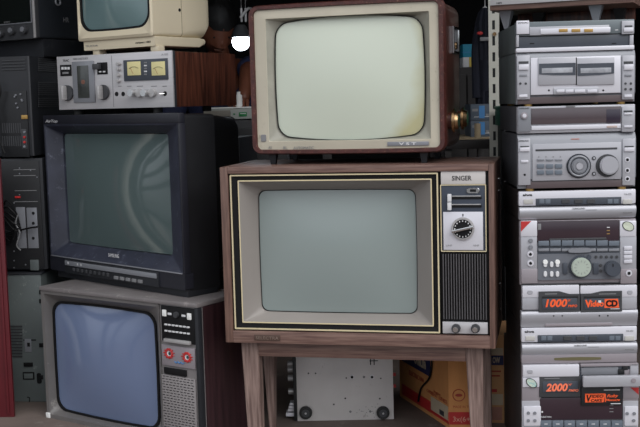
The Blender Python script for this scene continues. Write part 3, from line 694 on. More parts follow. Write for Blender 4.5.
# small black television, top left
YT = 3.36; pcn = atY(37, 40, YT)
t = T('small_black_television', 'small black television with two round knobs, cropped at top left corner', 'television', (pcn.x, pcn.y, ZB3), -32)
zb = t.uv(33, 38.5)[1]; x1 = 0; x0 = -.36; Ht = zb+.3
t.part('cabinet', NAVY if False else mat('dark_blue_black_plastic', (34, 38, 44), .5, var=.12, scale=8), B().loft([loop(x0, x1, zb, Ht, .012, .008), loop(x0, x1, zb, Ht, .24, .008), loop(x0+.05, x1-.05, zb+.03, Ht-.05, .34, .03)], True, True))
t.part('base', BLACK2, B().loft([loop(x0+.03, x1-.004, 0, zb, .03, .003), loop(x0+.03, x1-.004, 0, zb, .24, .003)], True, True))
fr_ = t.part('front_frame', DGREY, B().loft([loop(x0, x1, zb, Ht, .012, .006), loop(x0, x1, zb, Ht, 0, .006), loop(x0+.012, x1-.018, zb+.05, Ht-.012, .0, .006), loop(x0+.014, x1-.020, zb+.052, Ht-.014, .012, .006)]))
t.part('metal_strip', STEEL, B().box(x1-.012, x1-.003, -.003, .002, zb+.002, Ht-.01, .001), fr_)
t.part('screen', SCRB, B().crt(loop(x0+.015, x1-.021, zb+.053, Ht-.015, .012, .01), .03, .004))
lp_ = (x0+.014, x1-.020, zb+.052, Ht-.014)
t.part('screen_trim', SILVD, line_frame((lp_[0]-.003, lp_[1]+.003, lp_[2]-.003, lp_[3]+.003), -.002, .003), fr_)
for cx, cy in ((13, 30.5), (25.3, 29.5), (2, 33)):
    k = t.pc('knob', DGREY, cx, cy, 4.6, -.012, 0, fr_); t.pc('knob_cap', SILVD, cx, cy, 2.6, -.016, -.011, k)
t.txt('SONY', 3, 21.2, 9.5, 22.8, .003, GREYP, fr_)
yy, zz = t.side(57, 2, 0); t.part('side_knob', SILVD, B().torus((.004, yy, zz), (1, 0, 0), .010, .003))
yy, zz = t.side(66, 20, 0)
text('HR', (-.012, .012, -.008, .008), 0, GREYP, t.e, M=Matrix.Translation((.0006, yy, zz)) @ Matrix.Rotation(PI/2, 4, 'Z'))

# red panel at the left edge
pr = atZ(8, 411, .004)
t = T('red_metal_panel', 'dark red painted metal panel standing upright at the left picture edge', 'panel', (atY(7.6, 300, 3.14).x, 3.14, 0), -4)
zt = t.uv(3, 158)[1]
t.part('sheet', REDMET, B().box(-.3, 0, 0, .012, .0, zt, .003))
for k in range(4): t.part('rib', REDMET, B().box(-.02-.05*k, -.012-.05*k, -.005, .001, .01, zt-.01, .002))

# ------------------------------------------------------------------ hi-fi stack
CY = 2.5754; CYAW = -2.2
def unit(name, label, cat, cx, yb, yt, z0=None, group=None):
    p = atY(cx, yb, CY); zt = atY(cx, yt, CY).z
    zz = p.z if z0 is None else z0
    t = T(name, label, cat, (p.x, CY, zz), CYAW, 0, group)
    return t, zt-zz
W = .28; x0, x1 = -.141, .141
def prof(pts, xa, xb):
    """front moulding: (y, z) outline extruded across x"""
    b = B(); b.loft([[(xa, y, z) for y, z in pts], [(xb, y, z) for y, z in pts]], True, True); return b

# i: bottom system
t, H = unit('cassette_receiver', 'silver system marked 2000 with its tape door hanging open, lowest of the stereo stack', 'stereo system', 579.6, 362.6, 362.6, 0)
H = atY(579.6, 362.6, CY).z
t.part('case', CASEB, B().box(x0+.003, x1-.003, .02, .36, .0, H, .004))
t.part('front_shell', SILVM, B().box(x0, x1, .004, .02, .0, H, .004))
for a_, b_ in ((521.8, 541), (622.3, 638)):
    sd = t.pb('side_wing', SILV, a_, 400, b_, 475, -.004, .006, .003)
    t.pb('side_wing_top', SILVM, a_, 379, b_, 400.5, -.004, .006, .002)
    pp_ = t.pb('button_plate', SILVL, a_+1.5, 405.5, b_-.5, 425, -.008, -.003, .002, sd)
    for c_ in ((a_+6, 412), (a_+12.5, 412), (a_+6, 419.5), (a_+12.5, 419.5)) if a_ < 600 else ((a_+4, 412.5), (a_+11, 412.5), (a_+10.5, 419.5)):
        k = t.pc('button', SILVD, c_[0], c_[1], 1.6, -.011, -.007, pp_)
ld = t.pb('tape_door', SILVL, 522.2, 364, 578.6, 376, -.010, .005, .003)
t.pb('door_button', SILV, 526.5, 368.5, 532, 372.5, -.012, -.009, .001, ld, r=.004)
wnd = t.pb('tape_window', DGREY, 539, 375.5, 580, 396.5, -.007, .005, .002, ld)
t.pb('window_glass', SLATE, 542.2, 380.5, 577.5, 391.5, -.0085, -.006, .001, wnd)
t.txt('2000', 545.2, 382.4, 567, 390.4, -.010, ORANGEP, wnd, shear=.2, bold=.035)
t.txt('W', 567.8, 382.4, 571, 384.8, -.010, ORANGEP, wnd, shear=.2)
t.txt('PMPO', 567.8, 388.2, 577.6, 390.6, -.010, ORANGEP, wnd, shear=.2, bold=.02)
t.pb('print_line', GREYP, 544, 377.2, 559, 378, -.0076, -.006, .0001, wnd)
disp = t.pb('display_window', SMOKER, 539.2, 397, 622, 419.2, -.004, .006, .001)
t.pb('led', WHITEP, 541, 410.6, 542.6, 412.2, -.0052, -.003, .0002, disp)
t.txt('FUNCTION', 541, 415.6, 551, 417.2, -.0048, WHITEP, disp)
for k in range(3): t.pb('led_caption', GREYP, 609, 404.5+k*3.2, 613, 405.2+k*3.2, -.0048, -.003, .0002, disp)
# right hand tape bay with dropped door
bay = t.pb('tape_bay', SLATE, 580, 364.5, 632, 397, -.001, .006, .001)
t.pb('bay_frame', SILVM, 580, 362.8, 637.6, 365.6, -.008, .006, .001, bay)
t.pb('bay_frame', SILV, 629.5, 363, 637.6, 378, -.008, .006, .001, bay)
t.pb('bay_latch', BLACK, 622.5, 365.8, 627.5, 369.5, -.006, .002, .001, bay)
t.pb('bay_latch', BLACK, 617.5, 369, 623, 373.8, -.006, .002, .001, bay)
t.pb('bay_step', SILVD, 581, 367, 618, 374.5, -.0035, .001, .001, bay)
t.pb('bay_step', SILVM, 624, 369, 631, 376, -.004, .001, .001, bay)
w2 = t.pb('tape_window', BLACK, 580.5, 386, 621, 404.5, -.009, .004, .002)
q = t.rect(584.3, 392.6, 603.6, 401.2)
op = t.part('orange_panel', ORANGE, B().loft([[(q[0], -.0098, q[2]), (q[1]-.002, -.0098, q[2]), (q[1]+.002, -.0098, q[3]), (q[0], -.0098, q[3])], [(q[0], -.0085, q[2]), (q[1]-.002, -.0085, q[2]), (q[1]+.002, -.0085, q[3]), (q[0], -.0085, q[3])]], True, True), w2)
t.txt('V', 585.6, 393.6, 591, 400.6, -.0102, INK, w2, shear=.2, bold=.03)
t.txt('IDEO', 590.8, 393.6, 602.5, 396.6, -.0102, INK, w2, shear=.2, bold=.02)
t.txt('CAKE', 590, 397.8, 601.5, 400.6, -.0102, INK, w2, shear=.2, bold=.02)
t.txt('Ruby', 606, 393.2, 617.5, 397, -.0098, ORANGE, w2, shear=.3, bold=.03)
t.txt('Message', 604.6, 397.6, 619, 400.6, -.0098, ORANGE, w2, shear=.3, bold=.02)
t.pb('orange_slash', ORANGE, 604, 393, 605, 401, -.0096, -.0085, .0001, w2)
t.pb('print_line', WHITEP, 603, 388.6, 619, 389.3, -.0095, -.008, .0001, w2)
t.pb('print_line', WHITEP, 609.8, 402.2, 619.8, 403, -.0095, -.008, .0001, w2)
q = t.rect(582.8, 375.6, 646, 386.6, -.03)
dr = t.part('dropped_tape_door', SILV, B().box(q[0], q[1], -.034, -.022, q[2], q[3], .003))
x, z = t.uv(633.5, 380.6, -.034)
t.part('door_button', SILVM, B().cyl((x, -.033, z), (0, -1, 0), .006, .003, bev=.0008), dr)
t.part('door_arm', SILVM, B().box(q[0]+.004, q[0]+.010, -.024, .002, q[2]+.006, q[2]+.018, .001), dr)
q = t.uv(531, 382)
ds = t.part('oval_sticker', INK, B().cyl((0, 0, 0), (0, -1, 0), .0125, .0012)); ds.matrix_local = Matrix.Translation((q[0], -.0085, q[1])) @ Matrix.Rotation(R(38), 4, 'Y') @ Matrix.Diagonal((1.25, 1, .78, 1))
d2 = B().cyl((0, 0, 0), (0, -1, 0), .0108, .0016).obj('sticker_face', mat('silver_teal_foil', (196, 206, 190), .3, .1, var=.1, scale=60, dirt=(40, 160, 175), dirt_amt=.5), ds)
t.pb('sticker_backing', SILVL, 522.2, 376.5, 539, 386.5, -.0075, .004, .002)
q = t.rect(622.5, 386.5, 638.4, 398)
t.part('wing_plate', SILVM, B().box(q[0], q[1], -.006, .004, q[2], q[3], .002))  # mauve-silver plate on the right wing
t.part('red_triangle', REDP, B().loft([[(q[0]+.018, -.0066, q[3]-.001), (q[1]-.001, -.0066, q[2]+.010), (q[1]-.001, -.0066, q[3]-.001)], [(q[0]+.018, -.005, q[3]-.001), (q[1]-.001, -.005, q[2]+.010), (q[1]-.001, -.005, q[3]-.001)]], True, True))
for k in range(7):
    kk = t.pb('preset_key', SLATEB, 540+k*11.8, 419.8, 551+k*11.8, 426, -.009, -.001, .001)
    t.pb('key_mark', WHITEP, 543.6+k*11.8, 422.6, 547+k*11.8, 423.3, -.0095, -.008, .0001, kk)
t.pb('key_bed', DGREY, 539.5, 419.3, 622.5, 427, -.003, .006, .001)
for k in range(5):
    t.pb('control_key', SILVD, 541+k*16, 432, 554+k*16, 440, -.008, .005, .001)
t.pc('volume_knob', SLATE, 600, 456, 10, -.02, .005)
ZI = H

def changer(cx, yb, yt, z0, label, extra):
    t, H = unit('disc_changer', label, 'disc changer', cx, yb, yt, z0)
    k = 1
    t.part('case', CASEB, B().box(x0+.003, x1-.003, .016, .30, 0, H, .004))
    zt_ = lambda py: t.uv(cx, py)[1]
    h0 = yt
    t.part('front_upper', SILVL, B().box(x0, x1, -.002, .016, zt_(h0+14.9), H-.0005, .004))
    tr = t.part('disc_tray', SILV, prof([(-.001, zt_(h0+16)), (-.006, zt_(h0+16.8)), (-.0085, zt_(h0+18.4)), (-.0095, zt_(h0+20.4)), (-.0085, zt_(h0+23)), (-.005, zt_(h0+26)), (.0, zt_(h0+28.4)), (.016, zt_(h0+28.4)), (.016, zt_(h0+16))], x0+.001, x1-.001))
    st = t.pb('display_strip', SLATE, cx-41.5, h0+7.6, cx+44, h0+14.6, -.004, .002, .001)
    for dx in (-16, -3.2, 9.3): t.pb('skip_button', DGREY, cx+dx, h0+9, cx+dx+8.4, h0+13.2, -.0065, -.003, .001, st, r=.003)
    for dx in (-38, -32, 30, 36): t.pb('strip_key', SLATEB, cx+dx, h0+9, cx+dx+5, h0+13.4, -.005, -.003, .0005, st)
    for dx in (-53.6, 45.5): t.pb('push_key', mat('warm_grey_key', (176, 174, 170), .4), cx+dx, h0+9.2, cx+dx+9.2, h0+13.8, -.0045, 0, .001)
    t.txt('aiwa', cx-54.5, h0+3.6, cx-45, h0+6, -.0026, INK, bold=.03)
    t.txt('V4-CD', cx+47, h0+3.2, cx+54, h0+5, -.0026, GREYP)
    t.txt('SURROUND', cx-5.5, h0+17.2, cx+7, h0+18.8, -.0102, INK, tr)
    t.pb('print_line', GREYP, cx+8, h0+19.2, cx+19, h0+19.7, -.0100, -.006, .0001, tr)
    t.pb('print_line', GREYP, cx+45, h0+21.4, cx+54, h0+22.2, -.0098, -.004, .0001, tr)
    if extra:
        e = t.part('curved_base', SILVM, B().box(x0, x1, -.002, .016, .0, zt_(h0+27.4), .002))
        q = t.rect(cx-25, h0+30.8, cx+22, h0+33)
        t.part('base_slot', mat('khaki_slot', (96, 90, 62), .5), B().loft([loop(q[0], q[1], q[2], q[3], -.003, .0015, 0, .5), loop(q[0], q[1], q[2], q[3], .0, .0015, 0, .5)], True, True), e)
    else:
        t.part('base_moulding', UNDER, B().box(x0+.002, x1-.002, .002, .016, 0, zt_(h0+28.4), .001))
    return t, z0+H
_, ZH = changer(579, 362.6, 326.6, ZI, 'silver disc changer directly under the deck marked 1000 and VideoCD', True)

# g: twin deck 1000 / VideoCD
t, H = unit('cassette_player', 'silver double cassette player with orange 1000 and VideoCD printed windows', 'cassette player', 578.9, 326.6, 284.2, ZH)
t.part('case', CASEB, B().box(x0+.003, x1-.003, .016, .30, 0, H, .004))
zz = lambda py: t.uv(579, py)[1]
t.part('lower_front', SILV, prof([(-.001, zz(310)), (-.006, zz(310.6)), (-.0085, zz(312)), (-.009, zz(314)), (-.008, zz(317)), (-.004, zz(321)), (-.001, zz(323.5)), (0, .001), (.016, .001), (.016, zz(310))], x0, x1))
t.part('arch_trim', SILVM, B().box(t.uv(545, 323)[0], t.uv(612, 323)[0], -.003, .002, .0015, zz(323), .001))
for s_, (a_, b_) in enumerate(((521.9, 579), (579.7, 636.6))):
    dr = t.pb('tape_door', SILVL, a_, 285, b_, 297, -.006, .016, .003)
    t.pb('door_lower', SILV, a_+.2, 296.6, b_, 309.2, -.004, .016, .002, dr)
    wx = (538.2, 579) if s_ == 0 else (580, 621)
    # window with a sloping brow
    qq = t.rect(wx[0], 290.6, wx[1], 311); xa, xb, za, zb = qq
    zm = t.uv(560, 293.6)[1]
    pts = [(xa, za), (xb, za), (xb, zm), (xa+(xb-xa)*.75, zm), (xa+(xb-xa)*.5, zb), (xa, zb)] if s_ == 0 else [(xa, za), (xb, za), (xb, zb), (xa+(xb-xa)*.5, zb), (xa+(xb-xa)*.25, zm), (xa, zm)]
    w_ = t.part('tape_window', DGREY, B().loft([[(u, -.010, v) for u, v in pts], [(u, -.002, v) for u, v in pts]], True, True), dr)
    t.pb('window_glass', SLATE, wx[0]+3.2, 297, wx[1]-3, 308.4, -.0115, -.009, .001, w_)
    t.pb('window_dark_line', BLACK, wx[0]+3.2, 295.2, wx[1]-2, 297.4, -.0118, -.009, .0004, w_)  # black line across the top of the window glass
    t.pb('print_line', GREYP, wx[0]+(6 if s_ == 0 else 18), 292.8, wx[0]+(18 if s_ == 0 else 35), 293.6, -.0105, -.009, .0001, w_)
    if s_ == 0:
        t.txt('1000', 544.6, 298.2, 566.4, 306.2, -.0122, ORANGE, w_, shear=.2, bold=.035)
        t.txt('W', 567, 298.4, 569.8, 300.8, -.0122, ORANGE, w_, shear=.2)
        t.txt('PMPO', 567, 303.8, 576.2, 306.2, -.0122, ORANGE, w_, shear=.2, bold=.02)
    else:
        t.txt('V', 584, 299, 590.4, 306.6, -.0122, ORANGE, w_, shear=.0, bold=.05)
        t.txt('ideo', 589.4, 299.6, 602.6, 305.8, -.0122, ORANGE, w_, shear=.15, bold=.035)
        q = t.rect(603.2, 298, 617.6, 306.8)
        t.part('orange_panel', ORANGE, B().loft([[(q[0], -.0121, q[2]), (q[1]+.001, -.0121, q[2]), (q[1]-.002, -.0121, q[3]), (q[0]+.001, -.0121, q[3])], [(q[0], -.0112, q[2]), (q[1]+.001, -.0112, q[2]), (q[1]-.002, -.0112, q[3]), (q[0]+.001, -.0112, q[3])]], True, True), w_)
        t.txt('CD', 604.6, 299, 616.4, 305.8, -.0126, INK, w_, bold=.05)
        t.pb('white_flash', WHITEP, 597.2, 299.6, 600, 302, -.0124, -.011, .0002, w_)
        t.pb('print_line', WHITEP, 609.4, 307.6, 618.4, 308.2, -.0122, -.011, .0001, w_)
    c_ = 529.6 if s_ == 0 else 629.2
    t.pb('door_button', SILV, c_-2.8, 289.6, c_+2.8, 294, -.0075, -.005, .001, dr, r=.005)
t.part('centre_gap', INK, B().box(t.uv(579, 290)[0], t.uv(579.8, 290)[0], -.005, .014, zz(311), H-.001))
for cx in (553, 561.6, 598.6, 607): t.pc('pin_hole', INK, cx, 315, .8, -.0097, -.006)
ZG = ZH+H

# f: receiver
t, H = unit('tuner_receiver', 'silver receiver with wine-dark display, green round dial and six white oval keys', 'receiver', 577.9, 284.2, 219.6, ZG)
t.part('case', CASEB, B().box(x0+.003, x1-.003, .016, .30, 0, H, .004))
t.part('front_shell', SILVM, B().box(x0, x1, .003, .016, 0, H-.0005, .003))
for a_, b_ in ((520.3, 537), (619.3, 636)):
    w_ = t.pb('side_wing', SILVL, a_, 220.5, b_, 236.5, -.005, .006, .003)
    t.pb('wing_middle', SILV, a_+.4, 236, b_+.2, 269, -.003, .006, .002)
    t.pb('wing_lower', SILVM, a_+.8, 268.6, b_+.4, 283.4, -.004, .006, .002)
q = t.rect(520.6, 221, 531, 231.2)
t.part('red_triangle', REDP, B().loft([[(q[0], -.0056, q[3]), (q[1], -.0056, q[3]), (q[0], -.0056, q[2])], [(q[0], -.004, q[3]), (q[1], -.004, q[3]), (q[0], -.004, q[2])]], True, True))
q = t.uv(627.6, 226)
ds = B().cyl((0, 0, 0), (0, -1, 0), .0135, .0012).obj('oval_sticker', INK, t.e); ds.matrix_local = Matrix.Translation((q[0], -.0052, q[1])) @ Matrix.Rotation(R(30), 4, 'Y') @ Matrix.Diagonal((1.12, 1, .8, 1))
B().cyl((0, 0, 0), (0, -1, 0), .0118, .0016).obj('sticker_face', mat('silver_green_foil', (196, 202, 184), .35, .1, var=.2, scale=60), ds)
dsp = t.pb('display_window', SMOKER, 536.6, 220.6, 619.2, 241.5, -.003, .006, .001)
t.pb('display_mark', GREYP, 537.8, 223.6, 540.8, 229.6, -.0035, -.002, .0001, dsp)
for k in range(3): t.pb('led', GOLDB if k else WHITEP, 606.5, 226.8+k*3.2, 609.5, 227.6+k*3.2, -.0036, -.002, .0001, dsp)
t.pb('key_bed', SLATE, 537, 238, 619.5, 284-20.5, -.002, .006, .001)
for k in range(7): 
    kk = t.pb('preset_key', SLATEB, 538+k*11.7, 240 if 0 < k < 6 else 240.6, 548.6+k*11.7, 245.4, -.008, -.001, .001)
t.pb('key_brow', DGREY, 549, 237.8, 606, 240, -.006, -.001, .001)
for k in range(7): t.pb('mode_key', SILVD, 538+k*11.7, 248.2, 548.8+k*11.7, 251, -.006, -.001, .0008)
q = t.rect(567.4, 248, 590.6, 251.6)
t.part('play_key', SILVD, B().loft([loop(*q, -.011, .004, 0, .3), loop(*q, -.002, .004, 0, .3)], True, True))
q = t.rect(537.4, 253.2, 620, 279.2)
fpn = t.part('control_plate', mat('grey_control_plate', (104, 107, 114), .4, .2, var=.05), B().loft([loop(*q, -.004, .003, 0, -.0), loop(*q, .004, .003)], True, True))
for r_, cy in enumerate((264, 273.6)):
    for i, cx in enumerate((544.9, 551.2, 557)):
        t.pb('oval_key', WHITEP, cx-1.7, cy-(4 if r_ == 0 and i != 1 else 2.8), cx+1.7, cy+2.8, -.008, -.003, .001, fpn, r=.0042)
for cx in (544.9, 557): t.pc('key_cap', WHITE, cx, 261.6, 2.4, -.009, -.003, fpn)
bz = t.pc('dial_ring', SLATE, 580, 266.4, 11.4, -.010, -.003, fpn, .002)
dd = t.pc('tuning_dial', mat('green_white_dial', (172, 182, 170), .35, .1, var=.04), 580, 266.4, 9.6, -.018, -.009, bz, .002)
x, z = t.uv(580, 266.4); b = B()
for k in range(12):
    a = 2*PI*k/12; b.tube([(x+.0125*math.cos(a), -.0184, z+.0125*math.sin(a)), (x+.018*math.cos(a), -.0184, z+.018*math.sin(a))], .0005, 4)
b.obj('dial_marks', GREYP, dd)
for a_, b_ in ((562.4, 567), (592.6, 598)): 
    t.pb('dial_key', SLATE, a_, 262.5, b_, 273.6, -.008, -.003, .001, fpn)
t.pc('round_button', SLATE, 588.4, 256.8, 2.3, -.009, -.003, fpn)
for k in range(5): t.pc('round_button', DGREY, 595.6+k*5.2, 256.6, 1.4, -.007, -.003, fpn)
for cy in (265, 270.4): t.pc('round_button', DGREY, 600.2, cy, 1.5, -.007, -.003, fpn)
vk = t.pc('volume_knob', SLATE, 611.2, 267.8, 7.8, -.022, -.003, fpn, .002)
t.pb('knob_mark', INK, 610.4, 262.4, 611.4, 265.4, -.0226, -.021, .0001, vk)
for cx, cy in ((530, 254), (530.2, 263), (628.4, 273)):
    k = t.pc('jack', SILVL, cx, cy, 3.2, -.006, -.002); t.pc('jack_hole', INK, cx, cy, 1.7, -.0068, -.005, k)
for cy in (240.4, 247): t.pc('small_knob', SILVD, 530.4, cy, 2.1, -.008, -.002)
for k in range(4): t.pb('wing_key', SILVL, 623.4, 246+k*4.4, 631.6, 249.6+k*4.4, -.007, -.002, .001)
t.pb('shell_seam', DGREY, 521.5, 282.9, 636, 283.8, -.001, .004, .0002)
ZF = ZG+H

_, ZE = changer(577.1, 219.6, 190, ZF, 'silver disc changer with two thin fronts right above the receiver with green dial', False)

# d: receiver with grey case
WD = .279
t, H = unit('stereo_amplifier', 'grey stereo amplifier with round dial, volume knob and nine small keys', 'amplifier', 576.5, 187.6, 133.2, None)
t.e.location.z = ZE; fh = .006; H = atY(576.5, 133.2, CY).z-ZE
t.m = Matrix.Translation(t.e.location) @ t.e.rotation_euler.to_matrix().to_4x4(); t.i = t.m.inverted()
GC = CASEG
t.part('case', mat('dark_grey_green_case', (66, 68, 72), .5, var=.1), B().box(x0+.003, x1-.003, .016, .31, fh, H, .003))
for xx in (x0+.03, x1-.03):
    for yy in (.01, .3): t.part('foot', GOLDB, B().cyl((xx, yy, 0), (0, 0, 1), .010, fh+.001))
zz = lambda py: t.uv(576.5, py)[1]
t.part('front_shell', SILVD, prof([(.003, fh), (0, zz(179.5)), (-.004, zz(178)), (-.004, zz(140)), (.006, H-.0005), (.016, H-.0005), (.016, fh)], x0, x1))
t.part('plinth', UNDER, B().box(x0+.02, x1-.012, -.004, .004, fh+.0002, zz(180.5), .001))
for a_, b_ in ((517.8, 530), (621.8, 634.4)):
    w_ = t.pb('side_wing', SILV, a_, 138.5, b_, 185, -.007, .003, .002)
    kk = t.pb('wing_button', SILVL, a_+1.5, 147.2, b_-1, 151.2, -.012, -.006, .001, w_)
    t.pb('button_dark_bar', DGREY, a_+2, 145.8, b_-1.6, 147.2, -.0085, -.006, .0003, w_)  # dark grey bar above the wing button
t.txt('SAMSUNG', 518.2, 140, 528, 141.6, -.0075, INK)
t.pb('wing_key', SILVL, 520.6, 160, 527.8, 162.4, -.010, -.006, .001); t.pc('jack_hole', INK, 524.3, 174.6, 1.3, -.0078, -.006)
for cy in (159.6, 170.2, 178.6):
    k = t.pc('jack', SILVL, 626.6, cy, 2.6, -.0085, -.006); t.pc('jack_hole', INK, 626.6, cy, 1.5, -.0092, -.008, k)
fpn = t.pb('face_plate', SILV, 532, 143, 620.5, 179.8, -.0065, -.003, .001)
t.pb('tape_slot', DGREY, 535, 148.2, 616.6, 150.2, -.0072, -.006, .0004, fpn)
t.pb('red_caption', mat('rose_print', (170, 120, 112), .5), 571, 138.4, 579, 139.6, -.0042, -.003, .0001)
for r_, cy in enumerate((159.6, 163.8, 170)):
    for i in range(3):
        t.pb('small_key', SLATEB if r_ else SILVD, 536.4+i*9, cy-(.9 if r_ == 0 else 0), 543.6+i*9, cy+(1 if r_ == 0 else 4.4), -.010, -.006, .001, fpn)
for k in range(4): t.pb('led', GREYP, 537.6+k*7.2, 156.2, 539+k*7.2, 157.2, -.0072, -.006, .0002, fpn)
rg = t.pc('dial_ring', SLATE, 578, 165.8, 12.2, -.012, -.006, fpn, .003)
x, z = t.uv(578, 165.8)
t.part('dial_knurl', SILVD, B().torus((x, -.012, z), (0, 1, 0), .0235, .003), rg)
dk = t.pc('dial', SILVD, 578, 165.8, 7.6, -.018, -.010, rg, .003); t.pc('dial_centre', SILV, 578, 165.8, 4.2, -.020, -.016, dk, .002)
vr = t.pc('knob_ring', DGREY, 606.6, 165.4, 11.4, -.009, -.006, fpn, .002); t.pc('volume_knob', SILV, 607.4, 165, 9.2, -.024, -.008, vr, .003)
for cy in (158, 173.6):
    k = t.pc('side_button', DGREY, 593.3, cy, 2, -.009, -.006, fpn); t.pc('button_cap', SILV, 593.3, cy, 1.1, -.010, -.008, k)
ZD = ZE+H

# c: display tuner
t, H = unit('display_tuner', 'slim grey tuner with long smoked display between the amplifier and twin tape deck', 'tuner', 576, 133.2, 105, ZD)
t.part('case', mat('dark_grey_case', (66, 68, 72), .5, var=.1), B().box(x0+.003, x1-.003, .016, .34, .004, H, .003))
for xx in (x0+.03, x1-.03):
    for yy in (.03, .3): t.part('foot', RUBBER, B().cyl((xx, yy, 0), (0, 0, 1), .010, .005))
t.part('front_shell', SILV, B().box(x0, x1, -.001, .016, .002, H-.001, .003))
t.pb('display_window', SMOKE, 531, 107.2, 620.6, 123.4, -.004, 0, .001)
t.pb('display_section', mat('plum_window', (46, 38, 52), .15, coat=.5), 606, 109, 620, 122.8, -.0046, -.003, .0005)
t.pb('display_caption', GREYP, 566, 104.6+1.2, 575, 106.8, -.0044, 0, .0002)
for a_, b_ in ((517.6, 530.4), (621.4, 634)): t.pb('side_wing', SILVD if a_ < 600 else SILV, a_, 106.4, b_, 131.8, -.006, .001, .002)
pk = t.pc('power_knob', SILVM, 523.7, 115.6, 3.4, -.011, -.005); t.pc('knob_cap', SILVL, 523.7, 115.6, 2.1, -.013, -.010, pk)
t.txt('SAMSUNG', 518.4, 107.6, 528.4, 109, -.0066, INK)
for cy in (111.8, 124.6): t.pb('wing_key', SILVL, 623.4, cy+.8, 631.6, cy+2.8, -.0095, -.005, .0008); 
t.pb('wing_slot', DGREY, 623, 110.4, 632, 112.2, -.007, -.005, .0004)
t.pb('lower_bar', SILVL, 531.2, 125, 620.4, 129.2, -.004, 0, .001)
t.pb('bar_key', mat('rose_key', (176, 158, 152), .4), 606.4, 125.6, 616.6, 127.6, -.0055, -.003, .0005)
ZC_ = ZD+H

# b: twin cassette
t, H = unit('twin_cassette_deck', 'silver twin cassette deck with wide split tape windows, second from top of the stack', 'cassette deck', 575.3, 105, 51, ZC_)
t.part('case', CASEG, B().box(x0+.003, x1-.003, .016, .34, .005, H, .003))
for xx in (x0+.03, x1-.03):
    for yy in (.012, .3): t.part('foot', GOLDB, B().cyl((xx, yy, 0), (0, 0, 1), .010, .006))
zz = lambda py: t.uv(575.3, py)[1]
t.part('front_shell', SILVD, prof([(.003, .005), (0, zz(95.5)), (-.004, zz(94)), (-.004, zz(57)), (.003, H-.001), (.016, H-.001), (.016, .005)], x0, x1))
t.part('plinth', UNDER, B().box(x0+.004, x1-.004, -.003, .004, .0055, zz(96), .001))
for a_, b_ in ((516.6, 529.4), (621.4, 633.6)):
    w_ = t.pb('side_wing', SILV, a_, 55.5, b_, 99.5, -.008, .001, .002)
    t.pb('eject_button', SILVL, a_+1.5, 64.6, b_-1.4, 70, -.013, -.007, .001, w_)
    t.pb('button_dark_bar', DGREY, a_+1.5, 61.4, b_-1.4, 63.8, -.0095, -.007, .0004, w_)  # dark grey bar above the eject button
    t.pb('wing_key', SILVL, a_+2, 94.6, b_-2.6, 97.4, -.0115, -.007, .0008, w_)
    t.pb('wing_key', SILVD, a_+2.4, 74.4, b_-3, 76.6, -.010, -.007, .0006, w_)
    for cx in (a_+3.2, a_+8.6):
        t.pc('round_button', DGREY, cx, 83.6, 1.2, -.010, -.007, w_)
        if a_ > 600: t.pc('round_button', DGREY, cx, 89.2, 1.3, -.010, -.007, w_)
t.txt('SAMSUNG', 517, 53, 527, 54.4, -.003, INK)
fpn = t.pb('face_plate', SILVL, 530.4, 56.8, 620, 93.8, -.0065, -.003, .001)
for s_, (a_, b_) in enumerate(((537.4, 575.2), (576, 613.6))):
    dr = t.pb('tape_door', SILV, a_, 57.6, b_, 85, -.010, -.005, .002, fpn)
    q = t.rect(a_+(1 if s_ == 0 else .6), 63.4, b_-.6, 75.6)
    xa, xb, za, zb = q
    pts = [(xa, za+.004), (xa+(xb-xa)*.4, za+.001), (xb, za), (xb, zb), (xa, zb)] if s_ == 0 else [(xa, za), (xa+(xb-xa)*.6, za+.001), (xb, za+.004), (xb, zb), (xa, zb)]
    w_ = t.part('tape_window', SLATE, B().loft([[(u, -.0115, v) for u, v in pts], [(u, -.009, v) for u, v in pts]], True, True), dr)
    t.pb('tape_shell', mat('smoky_white_tape', (150, 152, 158), .25, var=.35, scale=40, coat=.5), a_+3.5, 68, b_-3.5, 73, -.0122, -.011, .0004, w_)
t.pb('door_gap', INK, 575.1, 57.6, 576.1, 85, -.0085, -.005, .0001, fpn)
bt = t.pb('button_row', SILV, 553, 87.6, 598, 94, -.010, -.005, .001, fpn)
for a_, b_ in ((555.6, 563.6), (564.4, 572.6), (573.6, 584), (586.4, 596)): t.pb('transport_key', SILVL, a_, 89.6, b_, 92.6, -.013, -.009, .0008, bt)
for cx in (548.4, 602.6): t.pc('screw_hole', INK, cx, 90.4, 1, -.0072, -.006, fpn)
ZB_ = ZC_+H

# a: cd player on top
t, H = unit('compact_disc_player', 'grey compact disc player with three amber buttons, topmost of the stereo stack', 'disc player', 574.9, 51, 20.6, ZB_)
t.part('case', CASEG, B().box(x0+.003, x1-.003, .018, .34, 0, H-.002, .003))
zz = lambda py: t.uv(575, py)[1]
t.part('base_lip', SILVL, B().box(x0+.001, x1-.001, -.003, .018, 0, zz(46.8), .0015))
t.part('disc_drawer', SLATE, B().box(x0+.008, x1-.008, .002, .018, zz(46.9), zz(35.4), .001))
for a_, b_ in ((516.2, 518.8), (629.6, 633.4)): t.pb('end_pillar', SILV, a_, 35, b_, 47, -.002, .016, .001)
up_ = t.part('upper_front', mat('green_grey_plastic', (102, 110, 114), .4, .2, var=.05), B().box(x0, x1, -.001, .018, zz(34.8), H, .003))
t.pb('silver_band', SILV, 529.5, 26, 609, 34.4, -.0035, .0, .001, up_)
bb = t.pb('button_bar', SILVL, 540, 28, 610, 33.4, -.006, -.002, .0015, up_)
for a_ in (558.4, 571, 583.6): t.pb('amber_button', GOLDB, a_, 29, a_+8.8, 32.2, -.0075, -.005, .0008, bb)
for a_, b_ in ((516.2, 529), (621.2, 633.6)): 
    w_ = t.pb('end_block', SILVL if a_ < 600 else SILV, a_, 20.8, b_, 34.2, -.006, .001, .0015, up_)
